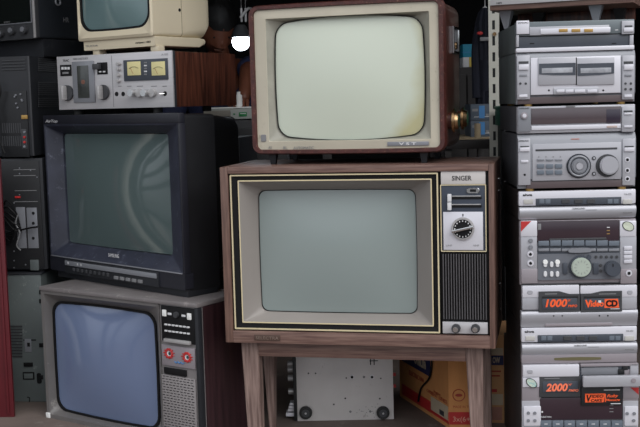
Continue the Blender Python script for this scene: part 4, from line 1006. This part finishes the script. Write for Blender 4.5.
t.pb('open_key', SILVL, 623, 27.8, 632.6, 32, -.009, -.005, .001, w_); t.pb('key_dark_bar', DGREY, 624, 25.6, 631.6, 27.2, -.0068, -.005, .0004, w_)  # dark grey bar above the open key
t.pb('open_caption', WHITEP, 615, 29.6, 618, 30.4, -.0016, 0, .0001, up_)
t.txt('SAMSUNG', 517.4, 22.2, 528, 23.8, -.0064, INK, up_)
for a_ in (530, 612): t.pb('drawer_mark', INK, a_, 43, a_+4.4, 43.8, .0012, .003, .0001)
ZA = ZB_+H

# ------------------------------------------------------------------ wooden-bottomed set on splayed feet above the stack
zb = ZA+.058
pa = atZ(489.5, 10.8, zb) ; pb2 = atZ(588, -.5, zb)
if not (2.2 < pa.y < 4.5): pa = atY(489.5, 10.8, 2.86)
pa = atY(489.5, 10.8, 2.80)
t = T('wooden_receiver', 'wood-cased white-fronted set on splayed grey feet atop the stereo stack, cropped by upper edge', 'receiver', (pa.x, pa.y, ZA), -24)
zb = t.uv(489.5, 10.8)[1]
t.part('case', WHX, B().box(0, .36, .003, .2, zb, zb+.12, .002))
t.part('front_panel', ALU, B().box(.002, .358, -.003, .003, zb+.013, zb+.118, .001))
for cx, cy, dp in ((506.5, 26, .035), (596.2, 19.5, .03), (539, 19, .165), (620, 14, .165)):
    xa = t.uv(cx, cy, dp+.008)[0]
    if cx == 506.5: xa = max(xa, .03)
    t.part('foot', SILVD if dp < .1 else BLACK, B().loft([[(xa-.017, dp-.008, zb), (xa+.017, dp-.008, zb), (xa+.017, dp+.024, zb), (xa-.017, dp+.024, zb)], [(xa-.005, dp+.003, 0), (xa+.005, dp+.003, 0), (xa+.005, dp+.014, 0), (xa-.005, dp+.014, 0)]], True, True))
t.part('lower_cabinet_board', ROSE, B().box(.03, .34, .185, .20, .016, zb, .001))
t.txt('HIFI', 497, 2.2, 502, 4.2, -.0036, INK)

# ------------------------------------------------------------------ slotted shelf post and the goods at the back right
YP = 3.55
t = T('slotted_shelf_post', 'cream slotted steel shelf post between the old television and the stereo stack', 'shelf post', (atY(494.5, 100, YP).x, YP, 0), -8)
hw = .0175; b = B()
zs = 0.0; ztop_ = 2.28
xa, xb = -hw, hw
b.box(xa, xa+.012, 0, .003, 0, ztop_); b.box(xa+.021, xb, 0, .003, 0, ztop_)
k = 0; z = .03
while z < ztop_-.06:
    b.box(xa+.012, xa+.021, 0, .003, z, z+.022); z += .052
b.box(xa+.012, xa+.021, 0, .003, 0, .03)
t.part('slotted_face', POST, b)
t.part('side_flange', POST, B().box(xb-.003, xb, .003, .035, 0, ztop_))
t.part('dark_channel', BLACK, B().box(xa+.002, xb-.004, .006, .012, 0, ztop_))
x, z = t.uv(494.5, 34); t.part('bolt', BRASS, B().cyl((x, 0, z), (0, -1, 0), .007, .006, n=6))

YS = 3.62
zsh = atY(478, 140, YS).z
t = T('shelf_board', 'dark shelf board with a pale back half behind the console television', 'shelf', (atY(478, 141, YS).x, YS, 0), 0)
t.part('board', DARKW, B().box(-.11, .10, 0, .5, zsh-.03, zsh, .002))
t.part('pale_sheet', BEIGEW, B().box(-.07, .10, .06, .48, zsh, zsh+.004, .001))
for xx in (-.10, .08):
    for yy in (.02, .48): t.part('leg', DARKW, B().box(xx-.012, xx+.012, yy-.012, yy+.012, 0, zsh-.03, .001))
zk = zsh+.004
x_ = atY(482.5, 120, 3.8).x
hb = (atY(482, 104, 3.8).z-zk)
for k in range(2):
    t = T('storage_box', ('lower' if k == 0 else 'upper')+' grey-blue printed box of the two stacked behind the slotted post', 'box', (x_, 3.8, zk+k*hb/2), 0, group='printed boxes behind the shelf post')
    t.part('carton', GREYB, B().box(-.042, .046, 0, .15, 0, hb/2-.0005, .002))
    t.part('blue_print', BLUEP, B().box(-.012, .008, -.0008, .001, .008, hb/2-.006))
    t.part('white_print', GREYP, B().box(-.036, -.016, -.0006, .001, hb*.28, hb*.36)); t.part('white_print', GREYP, B().box(.012, .036, -.0006, .001, hb*.12, hb*.2)); t.part('stripe', WHITEP, B().box(-.03, .03, -.0006, .001, .012, .0135))
ct = B(); ct.cyl((atY(476.5, 108, 3.72).x, 3.70, zk), (0, 0, 1), .011, .05, n=16); 
o = ct.obj('small_jar', BEIGEW); tag(o, 'small pale jar beside the grey-blue printed boxes', 'jar')
# green crate edge
p = atY(500.5, 122, 3.40); zg = atY(504, 106, 3.42).z
t = T('green_crate', 'green plastic crate half hidden between the shelf post and stereo stack', 'crate', (p.x, 3.40, 0), 0)
zm_ = atY(504, 126, 3.40).z
t.part('crate_body', TURQ, B().box(.002, .14, 0, .12, zm_, zg-.012, .004)); t.part('stand', BLACK, B().box(.010, .135, .005, .115, 0, zm_, .002)); t.part('rim', TURQ, B().box(0, .145, -.004, .124, zg-.012, zg, .003))
# hanging cloth, cyan and yellow boxes on a high shelf
YC = 4.3
zc = atY(470, 67, YC).z
t = T('back_cabinet', 'dark wooden cabinet in the shop behind the old television', 'cabinet', (atY(470, 67, YC).x, YC, 0), 0)
t.part('body', DARKW, B().box(-.12, .09, 0, .3, 0, zc, .003)); t.part('door', DARKW, B().box(-.11, -.018, -.012, 0, .05, zc-.03, .002)); t.part('door', DARKW, B().box(-.012, .08, -.012, 0, .05, zc-.03, .002))
q = atY(470, 57, YC).z
t = T('yellow_carton', 'small white and yellow carton under the cyan carton at the back', 'carton', (atY(470, 60, YC).x, YC+.01, zc), 0)
t.part('carton', YELLOW, B().box(-.002, .027, 0, .1, 0, q-zc, .001)); t.part('white_half', WHITEP, B().box(-.027, -.0025, .0, .1, 0, q-zc, .001))
t = T('cyan_carton', 'small cyan carton lying on the yellow one in the dark shop', 'carton', (atY(470, 50, YC).x, YC+.01, q), 0)
t.part('carton', CYAN, B().box(-.027, .027, 0, .1, 0, atY(470, 44, YC).z-q, .001)); t.part('lid_band', BLUEP, B().box(-.0272, .0272, -.0006, .02, .018, .021))
# jacket
t = T('hanging_jacket', 'dark blue jacket hanging beside the slotted shelf post', 'jacket', (atY(485.5, 60, 4.0).x, 4.0, 0), 0)
b = B(); zt, zbb = atY(482, 8, 4.0).z, atY(482, 112, 4.0).z
Ls = []
for k, (f_, hw_, dp_) in enumerate(((1, .012, .012), (.95, .025, .03), (.85, .036, .045), (.5, .034, .05), (.2, .036, .05), (0, .038, .052))):
    zz_ = zbb+(zt-zbb)*f_; Ls.append([(hw_*math.cos(a*PI/12)*(1+.08*math.sin(a*2.1+k)), dp_*math.sin(a*PI/12)*(1+.15*math.sin(a*3+k*.7)), zz_) for a in range(24)])
b.loft(Ls, True, True); t.part('body', JACK, b)
for sg in (-1, 1): t.part('sleeve', JACK, B().tube([(sg*.02, 0, zt-.06), (sg*.036, -.01, zt-.16), (sg*.036, -.02, zt-.33)], .018, 10))
p = atY(482, 33, 3.93); t.part('red_patch', REDP, B().ball((p.x-t.e.location.x-.005, -.055, p.z), .008, (1.4, .5, .8))); t.part('grey_patch', GREYP, B().box(-.028, .018, -.058, -.045, p.z-.028, p.z-.014, .003))
hg = t.part('hanger', STEEL, B().tube([(-.03, 0, zt-.04), (0, 0, zt+.004), (.03, 0, zt-.04)], .003, 6)); t.part('hook', STEEL, B().tube([(0, 0, zt), (0, 0, 2.3)], .002, 6), hg)

# ------------------------------------------------------------------ dark goods behind the left televisions
Y1 = 3.58
z1_ = atY(226, 137.5, Y1).z
t = T('floor_loudspeaker', 'black upright loudspeaker between the black television and the walnut console', 'loudspeaker', (atY(227, 150, Y1).x, Y1, 0), -14)
xl, xr = t.uv(214.5, 150)[0], t.uv(239.5, 150)[0]
t.part('cabinet', BLACK2, B().box(xl, xr, 0, .2, 0, z1_, .004)); t.part('grille_cloth', mat('speaker_cloth', (38, 36, 36), .9, var=.3, scale=200), B().box(xl+.008, xr-.008, -.006, 0, .02, z1_-.012, .002))
b = B()
for k in range(18): b.box(xl+.010, xr-.010, -.0085, -.006, z1_-.03-k*.012, z1_-.026-k*.012)
b.obj('grille_bar', BLACK, t.e)
Y2 = 3.86
z2_ = atZ(232, 124, .86)
zz2 = atY(215, 121, Y2).z
t = T('black_side_cabinet', 'wide black cabinet carrying a pale grey appliance behind the loudspeaker', 'cabinet', (atY(222, 125, Y2).x, Y2, 0), 0)
t.part('body', BLACK2, B().box(-.2, .24, 0, .36, 0, zz2, .004)); t.part('door', BLACK, B().box(-.19, .015, -.012, 0, .05, zz2-.03, .002)); t.part('door', BLACK, B().box(.025, .23, -.012, 0, .05, zz2-.03, .002))
t2 = T('pale_appliance', 'pale grey appliance with green print, just left of the old television', 'appliance', (atY(236, 118, Y2+.06).x, Y2+.06, zz2), -4)
zt = t2.uv(236, 108.2)[1]
xl, xr = t2.uv(213, 115)[0], t2.uv(254, 115)[0]
t2.part('housing', mat('pale_grey_plastic', (150, 154, 150), .5, var=.06), B().box(xl-.03, xr, 0, .22, 0.004, zt, .003))
t2.part('top_plate', WHITE, B().box(xl-.032, xr+.002, -.003, .22, zt, zt+.004, .001))
for xx in (xl, xr-.02):
    for yy in (.02, .19): t2.part('foot', RUBBER, B().cyl((xx, yy, 0), (0, 0, 1), .008, .005))
t2.pb('cassette_lid', mat('warm_grey_plastic', (112, 108, 100), .5), 204, 110.4, 230.6, 116.6, -.012, .001, .002)
t2.pb('lower_slot', BLACK, 207, 117.4, 232, 118.6, -.010, .001, .001)
t2.part('black_latch', BLACK, B().tube([(t2.uv(231, 117)[0], -.010, t2.uv(231, 117.3)[1]), (t2.uv(234, 119)[0], -.012, t2.uv(234, 118.6)[1]), (t2.uv(234, 119.4)[0], -.010, t2.uv(234, 119.4)[1])], .004, 6))
t2.pb('green_label', GREENP, 239, 112.2, 247, 116.4, -.002, .001, .0006); t2.pb('green_dot', GREENP, 233.4, 113.4, 235, 115, -.002, .001, .0006); t2.pb('label_stripe', WHITEP, 240.4, 113.2, 246, 113.9, -.003, -.001, .0002); t2.pb('caption', INK, 238.5, 119, 241.5, 120.4, -.0012, .001, .0002)
p = atY(239, 108, Y2+.08)
o = B().cyl((0, 0, 0), (0, 0, 1), .013, .046, n=20, bev=.003).cyl((0, 0, .046), (0, 0, 1), .007, .01, n=16).obj('white_bottle', WHITE); tag(o, 'small white bottle standing on the pale grey appliance', 'bottle'); o.location = (p.x, p.y, zz2+zt+.004)

# ------------------------------------------------------------------ under the console: upturned amplifier and cartons
YU = 3.13
pl_ = atZ(294.5, 421, 0); pr_ = atZ(392, 419.5, 0)
yu = (pl_.y+pr_.y)/2
t = T('upended_amplifier', 'grey steel amplifier stood on its side under the console, bottom plate and round feet showing', 'amplifier', ((pl_.x+pr_.x)/2, yu, 0), -1)
xa, xb = t.uv(297, 400)[0], t.uv(393.5, 400)[0]
HT = .36 if False else .235
bp = t.part('bottom_plate', ZINC, B().box(xa, xb, 0, .004, 0, .225, .001))
t.part('chassis', DGREY, B().box(xa+.002, xb-.002, .004, .10, .0, .223, .002))
t.part('front_panel', BLACK, B().box(xa-.010, xa-.001, .002, .104, 0, .226, .001))
for k, cy in enumerate((366, 372, 380.6, 394)):
    z = t.uv(291, cy)[1]; t.part('knob', STEEL, B().cyl((xa-.010, .03, z), (-1, 0, 0), .009, .016, bev=.001))
for k, cy in enumerate((405.5, 408.5, 411.5)):
    z = t.uv(291, cy)[1]; t.part('key', SILVL, B().box(xa-.022+.003*(2-k)-.006, xa-.010, .012, .045, z-.0035, z+.0035, .001))
z = t.uv(291, 416)[1]; t.part('key', SILVL, B().box(xa-.034, xa-.010, .012, .05, z-.005, z+.005, .001))
for cx, cy in ((305.8, 412), (383, 412)):
    f_ = t.pc('foot', RUBBER, cx, cy, 6.3, -.014, 0, bev=.003); t.pc('foot_ring', DGREY, cx, cy, 3.8, -.0155, -.013, f_); t.pc('foot_screw', STEEL, cx, cy, 1, -.017, -.015, f_)
for cx, cy in ((308.4, 373.3), (315.6, 373.3), (346.3, 378), (380.8, 378.4), (345.3, 398.4), (379.8, 398.6), (333.8, 404.4)): t.pc('screw_hole', INK, cx, cy, .9, -.0008, .001, bp)
for cx, cy in ((352, 377), (372, 377)):
    k = t.pc('washer', WHITEP, cx, cy, 2.4, -.002, 0, bp); t.pc('screw', INK, cx, cy, 1.3, -.003, -.001, k)
for cx, cy in ((350.4, 411.6), (370.2, 411.4), (364, 377)): t.pc('screw', GREYP, cx, cy, 1.2, -.0015, .001, bp)
for a_ in (370, 373.6): t.pb('vent_cut', INK, a_, 359, a_+1, 365, -.0008, .001, .0001, bp)
t.pb('vent_cut', INK, 369.4, 360.4, 378, 361.2, -.0008, .001, .0001, bp)
b = B()
for k in range(16):
    x, z = t.uv(356+random.random()*22, 402+random.random()*16); b.box(x-.001, x+.001, -.0006, .0005, z-.0008, z+.0008)
b.obj('rust_specks', DGREY, bp)
for cy in (375, 386.5):
    t.pb('red_terminal', REDP, 393.2, cy, 396.4, cy+3, .02, .03, .001)

# carton A: corner edge towards camera
pc_ = atZ(449, 428.5, 0)
t = T('large_carton', 'open brown cardboard carton with red and navy printing under the console', 'carton', (pc_.x, pc_.y, 0), 0)
Wc, Dc, Hc = .17, .34, .232
aL = math.radians(38)   # direction of the left face
def obox(W_, Da, H_):
    pass
e = t.e; e.rotation_euler = (0, 0, R(-12)); t.m = Matrix.Translation(e.location) @ e.rotation_euler.to_matrix().to_4x4(); t.i = t.m.inverted()
# left face runs back-left, right face runs right
dirL = Vector((-.50, .866, 0)); dirR = Vector((1, .12, 0)).normalized()
A = Vector((0, 0, 0)); Lb = A+dirL*.36; Rb = A+dirR*.10; Bb = Lb+dirR*.10
def wall(p, q, z0, z1, out, o0=0., o1=.003):
    b = B(); n = out.normalized()
    b.loft([[p+n*o0+Vector((0, 0, z0)), q+n*o0+Vector((0, 0, z0)), q+n*o0+Vector((0, 0, z1)), p+n*o0+Vector((0, 0, z1))], [p+n*o1+Vector((0, 0, z0)), q+n*o1+Vector((0, 0, z0)), q+n*o1+Vector((0, 0, z1)), p+n*o1+Vector((0, 0, z1))]], True, True)
    return b
nL = Vector((-.866, -.50, 0)); nR = Vector((.12, -1, 0)).normalized()
b = B(); b.loft([[A, Rb, Bb, Lb], [p+Vector((0, 0, Hc)) for p in (A, Rb, Bb, Lb)]], True, True); body = t.part('carton_body', CARD, b)
# print on right-hand (front) face
def fuv(px, py, p0, dr, n):
    """pixel -> distance along the face and height"""
    o = t.i @ EYE; d = t.i.to_3x3() @ ray(px, py); k = (p0-o).dot(n)/d.dot(n); P = o+d*k; return (P-p0).dot(dr), P.z
def patch(name, mt, x0_, y0_, x1_, y1_, face, o=.0008, clampx=None):
    p0, dr, n = face; mx_, my_ = (x0_+x1_)/2, (y0_+y1_)/2
    u0_ = fuv(x0_, my_, *face)[0]; u1_ = fuv(x1_, my_, *face)[0]; v1_ = fuv(mx_, y0_, *face)[1]; v0_ = fuv(mx_, y1_, *face)[1]
    return t.part(name, mt, wall(p0+dr*min(u0_, u1_), p0+dr*max(u0_, u1_), max(v0_, .0005), v1_, n, 0, o), body)
FR = (A, dirR, nR); FL = (A, dirL, nL)
def ftext(s_, x0_, y0_, x1_, y1_, face, mt, o=-.0012, flip=False):
    p0, dr, n = face; mx_, my_ = (x0_+x1_)/2, (y0_+y1_)/2
    u0_ = fuv(x0_, my_, *face)[0]; u1_ = fuv(x1_, my_, *face)[0]; v1_ = fuv(mx_, y0_, *face)[1]; v0_ = fuv(mx_, y1_, *face)[1]
    ex = dr if u1_ > u0_ else -dr
    M = Matrix((ex, -n, Vector((0, 0, 1)))).transposed().to_4x4(); M.translation = p0
    q = (u0_, u1_, v0_, v1_) if u1_ > u0_ else (-u0_, -u1_, v0_, v1_)
    return text(s_, q, o, mt, body, M=M)
b = patch('red_band', REDP, 449, 412, 477, 424.5, FR)
ftext('3x(6+1)', 453, 416.5, 476, 423, FR, mat('pale_print', (208, 160, 140), .7), -.0012)
ftext('MADE IN TH', 453.2, 405.6, 470.5, 408, FR, REDPB, -.0006)
u, v = fuv(458.8, 395.2, *FR); b = B(); b.torus(tuple(A+dirR*u+nR*.001+Vector((0, 0, v))), nR, .0165, .0012, 28, 5); b.obj('round_emblem', REDPB, body)
u, v = fuv(458.8, 395.2, *FR); c_ = A+dirR*u+nR*.0008+Vector((0, 0, v)); M_ = Matrix((dirR, -nR, Vector((0, 0, 1)))).transposed().to_4x4(); M_.translation = c_
b = B().ball((0, 0, 0), .006, (1.7, .1, .7)); bmesh.ops.transform(b.b, matrix=M_, verts=b.b.verts); b.obj('emblem_fish', REDPB, body)
# print on left face (four-sided in the face's own axes)
u1_, _v = fuv(447.5, 400, *FL)
def fpatch(name, mt, ua, ub, va, vb, o=.0008): return t.part(name, mt, wall(A+dirL*ua, A+dirL*ub, va, vb, nL, 0, o), body)
fpatch('red_band', REDP, .002, .34, .012, .045); fpatch('label_sheet', CARDWHITE, .004, .12, .022, .062, .0012)
fpatch('barcode', DGREY, .03, .06, .026, .04, .0016)
un, vn = fuv(430.5, 377, *FL); us, vs_ = fuv(424, 383, *FL)
fpatch('navy_panel', CARDNAVY, un, .34, vn, vn+.07)
Mx = Matrix((-dirL, -nL, Vector((0, 0, 1)))).transposed().to_4x4(); Mx.translation = A
text('OneLife', (-.24, -un-.03, vn+.014, vn+.05), -.0014, CARDWHITE, body, M=Mx, bold=.03)
text('ELECTRIC FAN', (-.28, -us, vs_, vs_+.014), -.001, REDPB, body, M=Mx, bold=.02)
text('Super', (-.10, -.05, vs_-.012, vs_-.002), -.001, REDPB, body, M=Mx)
text('ORIENT LINES', (-.15, -.01, .068, .078), -.001, REDPB, body, M=Mx)
p = [fuv(433, 352, *FL), fuv(433.5, 365, *FL), fuv(431, 378, *FL), fuv(423, 388, *FL), fuv(420, 401, *FL)]
o = B().tube([A+dirL*a_+nL*.006+Vector((0, 0, min(b_, Hc))) for a_, b_ in p], .003, 8).obj('electric_cord', INK); tag(o, 'thin black cord trailing down the side of the large carton', 'cord'); o.matrix_world = t.m

# carton B behind the right legs
pb_ = atZ(494, 423.5, 0)
t = T('small_carton', 'brown printed carton seen in the gap right of the console legs', 'carton', (pb_.x+.03, pb_.y, 0), -8)
bd = t.part('carton_body', CARDL, B().box(-.05, .06, 0, .2, 0, .255, .002))
t.pb('white_print', CARDWHITE, 490.5, 348, 503, 355, -.001, .001, .0002, bd); t.pb('navy_panel', CARDNAVY, 489, 355.5, 503.5, 365, -.001, .001, .0002, bd)
t.txt('OW', 492.5, 357, 500, 363, -.0016, CARDWHITE, bd, bold=.03)
t.pb('red_lettering', REDPB, 490, 370.5, 501, 372, -.001, .001, .0002, bd); t.pb('red_lettering', REDPB, 490, 375, 500, 376.5, -.001, .001, .0002, bd)
t.pb('pale_block', CARDWHITE, 491, 394, 503, 405, -.001, .001, .0002, bd); t.pb('pink_block', mat('dull_pink', (158, 112, 98), .8), 491.5, 407, 502, 420, -.001, .001, .0002, bd); t.pb('red_roof', REDP, 491, 389, 497, 392, -.0014, .001, .0002, bd)

# ------------------------------------------------------------------ person at the back, head bowed over work
def skin_mesh(name, V, E, rad, mt, parent, sub=2):
    me = bpy.data.meshes.new(name); me.from_pydata(V, E, []); o = bpy.data.objects.new(name, me); C.objects.link(o)
    sk = o.modifiers.new('s', 'SKIN'); sb = o.modifiers.new('b', 'SUBSURF'); sb.levels = sub; sb.render_levels = sub
    if not me.skin_vertices: 
        me.attributes  # layer is created by the modifier
    return o, me
def body_from(name, V, E, rad, mt, parent):
    me = bpy.data.meshes.new(name); bm = bmesh.new(); lay = bm.verts.layers.skin.verify()
    vs = [bm.verts.new(v) for v in V]; bm.verts.ensure_lookup_table()
    for i, v in enumerate(vs):
        r_ = rad[i]; v[lay].radius = r_ if isinstance(r_, tuple) else (r_, r_)
        v[lay].use_root = (i == 0)
    for a, b in E: bm.edges.new((vs[a], vs[b]))
    bm.to_mesh(me); bm.free()
    o = bpy.data.objects.new(name, me); C.objects.link(o)
    o.modifiers.new('s', 'SKIN').use_smooth_shade = True; sb = o.modifiers.new('b', 'SUBSURF'); sb.levels = 2; sb.render_levels = 2
    dg = bpy.context.evaluated_depsgraph_get(); m2 = bpy.data.meshes.new_from_object(o.evaluated_get(dg))
    C.objects.unlink(o); bpy.data.objects.remove(o); bpy.data.meshes.remove(me)
    for p in m2.polygons: p.use_smooth = True
    m2.name = name; m2.materials.clear(); m2.materials.append(mt)
    o = bpy.data.objects.new(name, m2); C.objects.link(o); o.parent = parent; return o
YPp = 4.75
hd = atY(216, 27, YPp)       # head centre
per = T('person', 'person in a navy shirt bending over work beside the glowing lamp, seen at the back', 'person', (hd.x, YPp+.22, 0), 0)
hx = 0.; hy = -.22; hz_ = hd.z
V = [(0, .14, .50), (0, .10, .68), (0, .03, .88), (0, -.06, 1.02), (0, -.13, 1.09), (0, -.19, hz_-.05),
     (.15, -.05, 1.08), (.135, -.22, 1.07), (.128, -.31, 1.0), (.122, -.38, .93),
     (-.17, -.06, 1.01), (-.27, -.16, .80), (-.18, -.38, .82), (-.14, -.46, .84),
     (.10, .12, .50), (.14, -.32, .50), (.14, -.30, .10), (.14, -.42, .05),
     (-.10, .12, .50), (-.14, -.32, .50), (-.14, -.30, .10), (-.14, -.42, .05)]
E_ = [(0, 1), (1, 2), (2, 3), (3, 4), (4, 5), (3, 6), (6, 7), (7, 8), (8, 9), (3, 10), (10, 11), (11, 12), (12, 13), (0, 14), (14, 15), (15, 16), (16, 17), (0, 18), (18, 19), (19, 20), (20, 21)]
rad = [(.15, .12), (.15, .11), (.17, .11), (.14, .09), .055, .05, .06, .042, .032, .026, .06, .042, .032, .026, .09, .065, .045, .04, .09, .065, .045, .04]
bo = body_from('body', V, E_, rad, SKIN, per.e)
# clothes: slightly larger skins
body_from('shirt', [V[i] for i in (0, 1, 2, 3, 6, 7, 10, 11)]+[(0, -.105, 1.065)], [(0, 1), (1, 2), (2, 3), (3, 4), (4, 5), (3, 6), (6, 7), (3, 8)], [(.17, .135), (.165, .125), (.185, .125), (.155, .105), .075, .062, .075, .062, .07], SHIRT, per.e)
body_from('trousers', [V[i] for i in (0, 14, 15, 16, 18, 19, 20)], [(0, 1), (1, 2), (2, 3), (0, 4), (4, 5), (5, 6)], [(.175, .14), .105, .08, .058, .105, .08, .058], TROUS, per.e)
# head, tilted down
hb_ = B().ball((0, 0, 0), .1, (.78, .98, 1.18), 24)
for v in hb_.b.verts:
    if v.co.z < -.02: k = 1-(-.02-v.co.z)*2.6; v.co.x *= max(k, .55); v.co.y = v.co.y*max(k, .6)-.012
    if abs(v.co.x) < .03 and v.co.y < -.06 and -.03 < v.co.z < .02: v.co.y -= .012
hb_.ball((0, -.102, -.012), .014, (.9, 1.1, 1.6), 10); hb_.ball((.078, .01, -.005), .024, (.3, .7, 1.2), 10); hb_.ball((-.078, .01, -.005), .024, (.3, .7, 1.2), 10)
hb_.ball((0, -.088, -.055), .018, (1.3, .6, .5), 10)
Mh = Matrix.Translation((0, hy, hz_)) @ Matrix.Rotation(R(24), 4, 'Z') @ Matrix.Rotation(R(42), 4, 'X')
bmesh.ops.transform(hb_.b, matrix=Mh, verts=hb_.b.verts); head = hb_.obj('head', SKIN, bo)
for sx in (-1, 1):
    b = B().ball((sx*.03, -.088, .012), .0085, (1.2, .55, .7), 10); bmesh.ops.transform(b.b, matrix=Mh, verts=b.b.verts); b.obj('eye', HAIR, bo)
hr = B().ball((0, .012, .022), .107, (.80, .98, 1.1), 24)
bmesh.ops.delete(hr.b, geom=[v for v in hr.b.verts if v.co.z < -.03-.3*v.co.y or (v.co.y < -.03 and v.co.z < .03-.4*v.co.y*0)], context='VERTS')
for v in hr.b.verts: v.co += Vector([random.uniform(-.004, .004) for _ in range(3)])
bmesh.ops.transform(hr.b, matrix=Mh, verts=hr.b.verts); hr.obj('hair', HAIR, bo)
for sg, w in ((1, V[9]), (-1, V[13])):
    w = Vector(w); b = B(); b.ball(tuple(w+Vector((-sg*.005, -.04, -.002))), .035, (.95, 1.15, .42), 14)
    for k in range(4):
        L0 = (.052, .060, .056, .044)[k]; xx = -sg*.005+(-.026+k*.0175)
        p0 = w+Vector((xx, -.070, 0)); b.tube([p0, p0+Vector((0, -L0*.5, .004)), p0+Vector((0, -L0*.85, -.012)), p0+Vector((0, -L0, -.026))], .0078, 8)
    p0 = w+Vector((-sg*.028, -.03, 0)); b.tube([p0, p0+Vector((-sg*.022, -.022, -.004)), p0+Vector((-sg*.026, -.045, -.012))], .009, 8)
    b.obj('hand', SKIN, bo)
b = B().box(-.2, .2, -.1, .26, .40, .43, .01)
st = T('wooden_stool', 'dark stool carrying the seated person at the back', 'stool', (hd.x, YPp+.28, 0), 0)
st.part('seat', DARKW, B().box(-.17, .17, -.13, .14, .33, .355, .008))
for sx in (-1, 1):
    for sy in (-.11, .12): st.part('leg', DARKW, B().box(sx*.16-.014, sx*.16+.014, sy-.014, sy+.014, 0, .33, .002))
# work table and lamp
wt = T('work_table', 'dark work table in front of the person at the back', 'table', (hd.x+.05, YPp-.33, 0), 0)
wt.part('tabletop', DARKW, B().box(-.45, .45, -.2, .16, .76, .79, .004))
for sx in (-1, 1):
    for sy in (-.17, .13): wt.part('leg', DARKW, B().box(sx*.42-.018, sx*.42+.018, sy-.018, sy+.018, 0, .76, .002))
lc = atY(241, 43, YPp-.42)
lp_ = T('desk_lamp', 'glowing white lamp shining beside the bowed person, left of the old television', 'lamp', (lc.x+.03, YPp-.42, .79), 0)
zl = lc.z-.79
lp_.part('base', BLACK, B().cyl((.0, 0, 0), (0, 0, 1), .06, .015, bev=.004))
lp_.part('pole', STEEL, B().tube([(0, 0, .01), (.02, .01, zl*.5), (.02, .01, zl+.12), (-.03, .005, zl+.10)], .006, 8))
lp_.part('lamp_shade', DGREY, B().cyl((-.03, 0, zl+.022), (0, 0, 1), .042, .05, r2=.02, bev=.004))
lp_.part('bulb', LAMPM, B().ball((-.03, 0, zl+.005), .036, (1, 1, 1.0), 20))
for k in range(2):
    p = atY(241.5+k*4.2, 15, YPp-.30)
    o = B().box(-.004, .004, -.004, .004, -.028, .028, .001).tube([(0, 0, .028), (0, 0, 2.3-p.z)], .001, 5).obj('hanging_tool', STEEL); o.location = p
    tag(o, 'steel hand tool hanging above the glowing lamp, '+('left' if k == 0 else 'right')+' one of two', 'tool', 'steel tools hanging above the lamp')

# chair and added post left of frame, mirrored in the black television's screen
t = T('wooden_chair', 'dark wooden chair seen only as a reflection in the black television screen', 'chair', (-1.62, 2.72, 0), 70)
for sx in (-1, 1):
    t.part('leg', DARKW, B().box(sx*.19-.015, sx*.19+.015, -.2, -.17, 0, .44, .002)); t.part('leg', DARKW, B().box(sx*.19-.015, sx*.19+.015, .17, .2, 0, .95, .002))
t.part('seat', DARKW, B().box(-.21, .21, -.21, .21, .44, .47, .006))
for z in (.60, .70, .80, .90): t.part('back_slat', DARKW, B().box(-.19, .19, .175, .19, z, z+.035, .002))
tag(B().cyl((-1.45, 3.12, 0), (0, 0, 1), .04, 2.29, n=20).obj('reflection_post', POST), 'pale round post added out of view to give a light streak in the black television screen', 'post')

# ------------------------------------------------------------------ light
w = bpy.data.worlds.new('overcast_sky'); bpy.context.scene.world = w; w.use_nodes = True
nt = w.node_tree; N = nt.nodes; L = nt.links; bg = N['Background']
tc = N.new('ShaderNodeTexCoord'); sp = N.new('ShaderNodeSeparateXYZ'); L.new(tc.outputs['Generated'], sp.inputs[0])
cr = N.new('ShaderNodeValToRGB'); e = cr.color_ramp.elements; e[0].position = .44; e[0].color = (.10, .10, .10, 1); e[1].position = .56; e[1].color = (.62, .66, .72, 1)
e2 = cr.color_ramp.elements.new(.8); e2.color = (1., 1.03, 1.08, 1)
mr = N.new('ShaderNodeMapRange'); mr.inputs['From Min'].default_value = -1; mr.inputs['From Max'].default_value = 1
L.new(sp.outputs['Z'], mr.inputs['Value']); L.new(mr.outputs[0], cr.inputs['Fac']); L.new(cr.outputs['Color'], bg.inputs['Color'])
bg.inputs['Strength'].default_value = 1.3
sd = bpy.data.lights.new('daylight', 'SUN'); sd.energy = 1.5; sd.angle = R(50); sd.color = (1, .98, .95)
so = bpy.data.objects.new('daylight', sd); C.objects.link(so); so.rotation_euler = (R(50), 0, R(34))
vs = bpy.context.scene.view_settings; vs.view_transform = 'Standard'; vs.look = 'None'; vs.exposure = .1; vs.gamma = 1; vs.use_curve_mapping = False
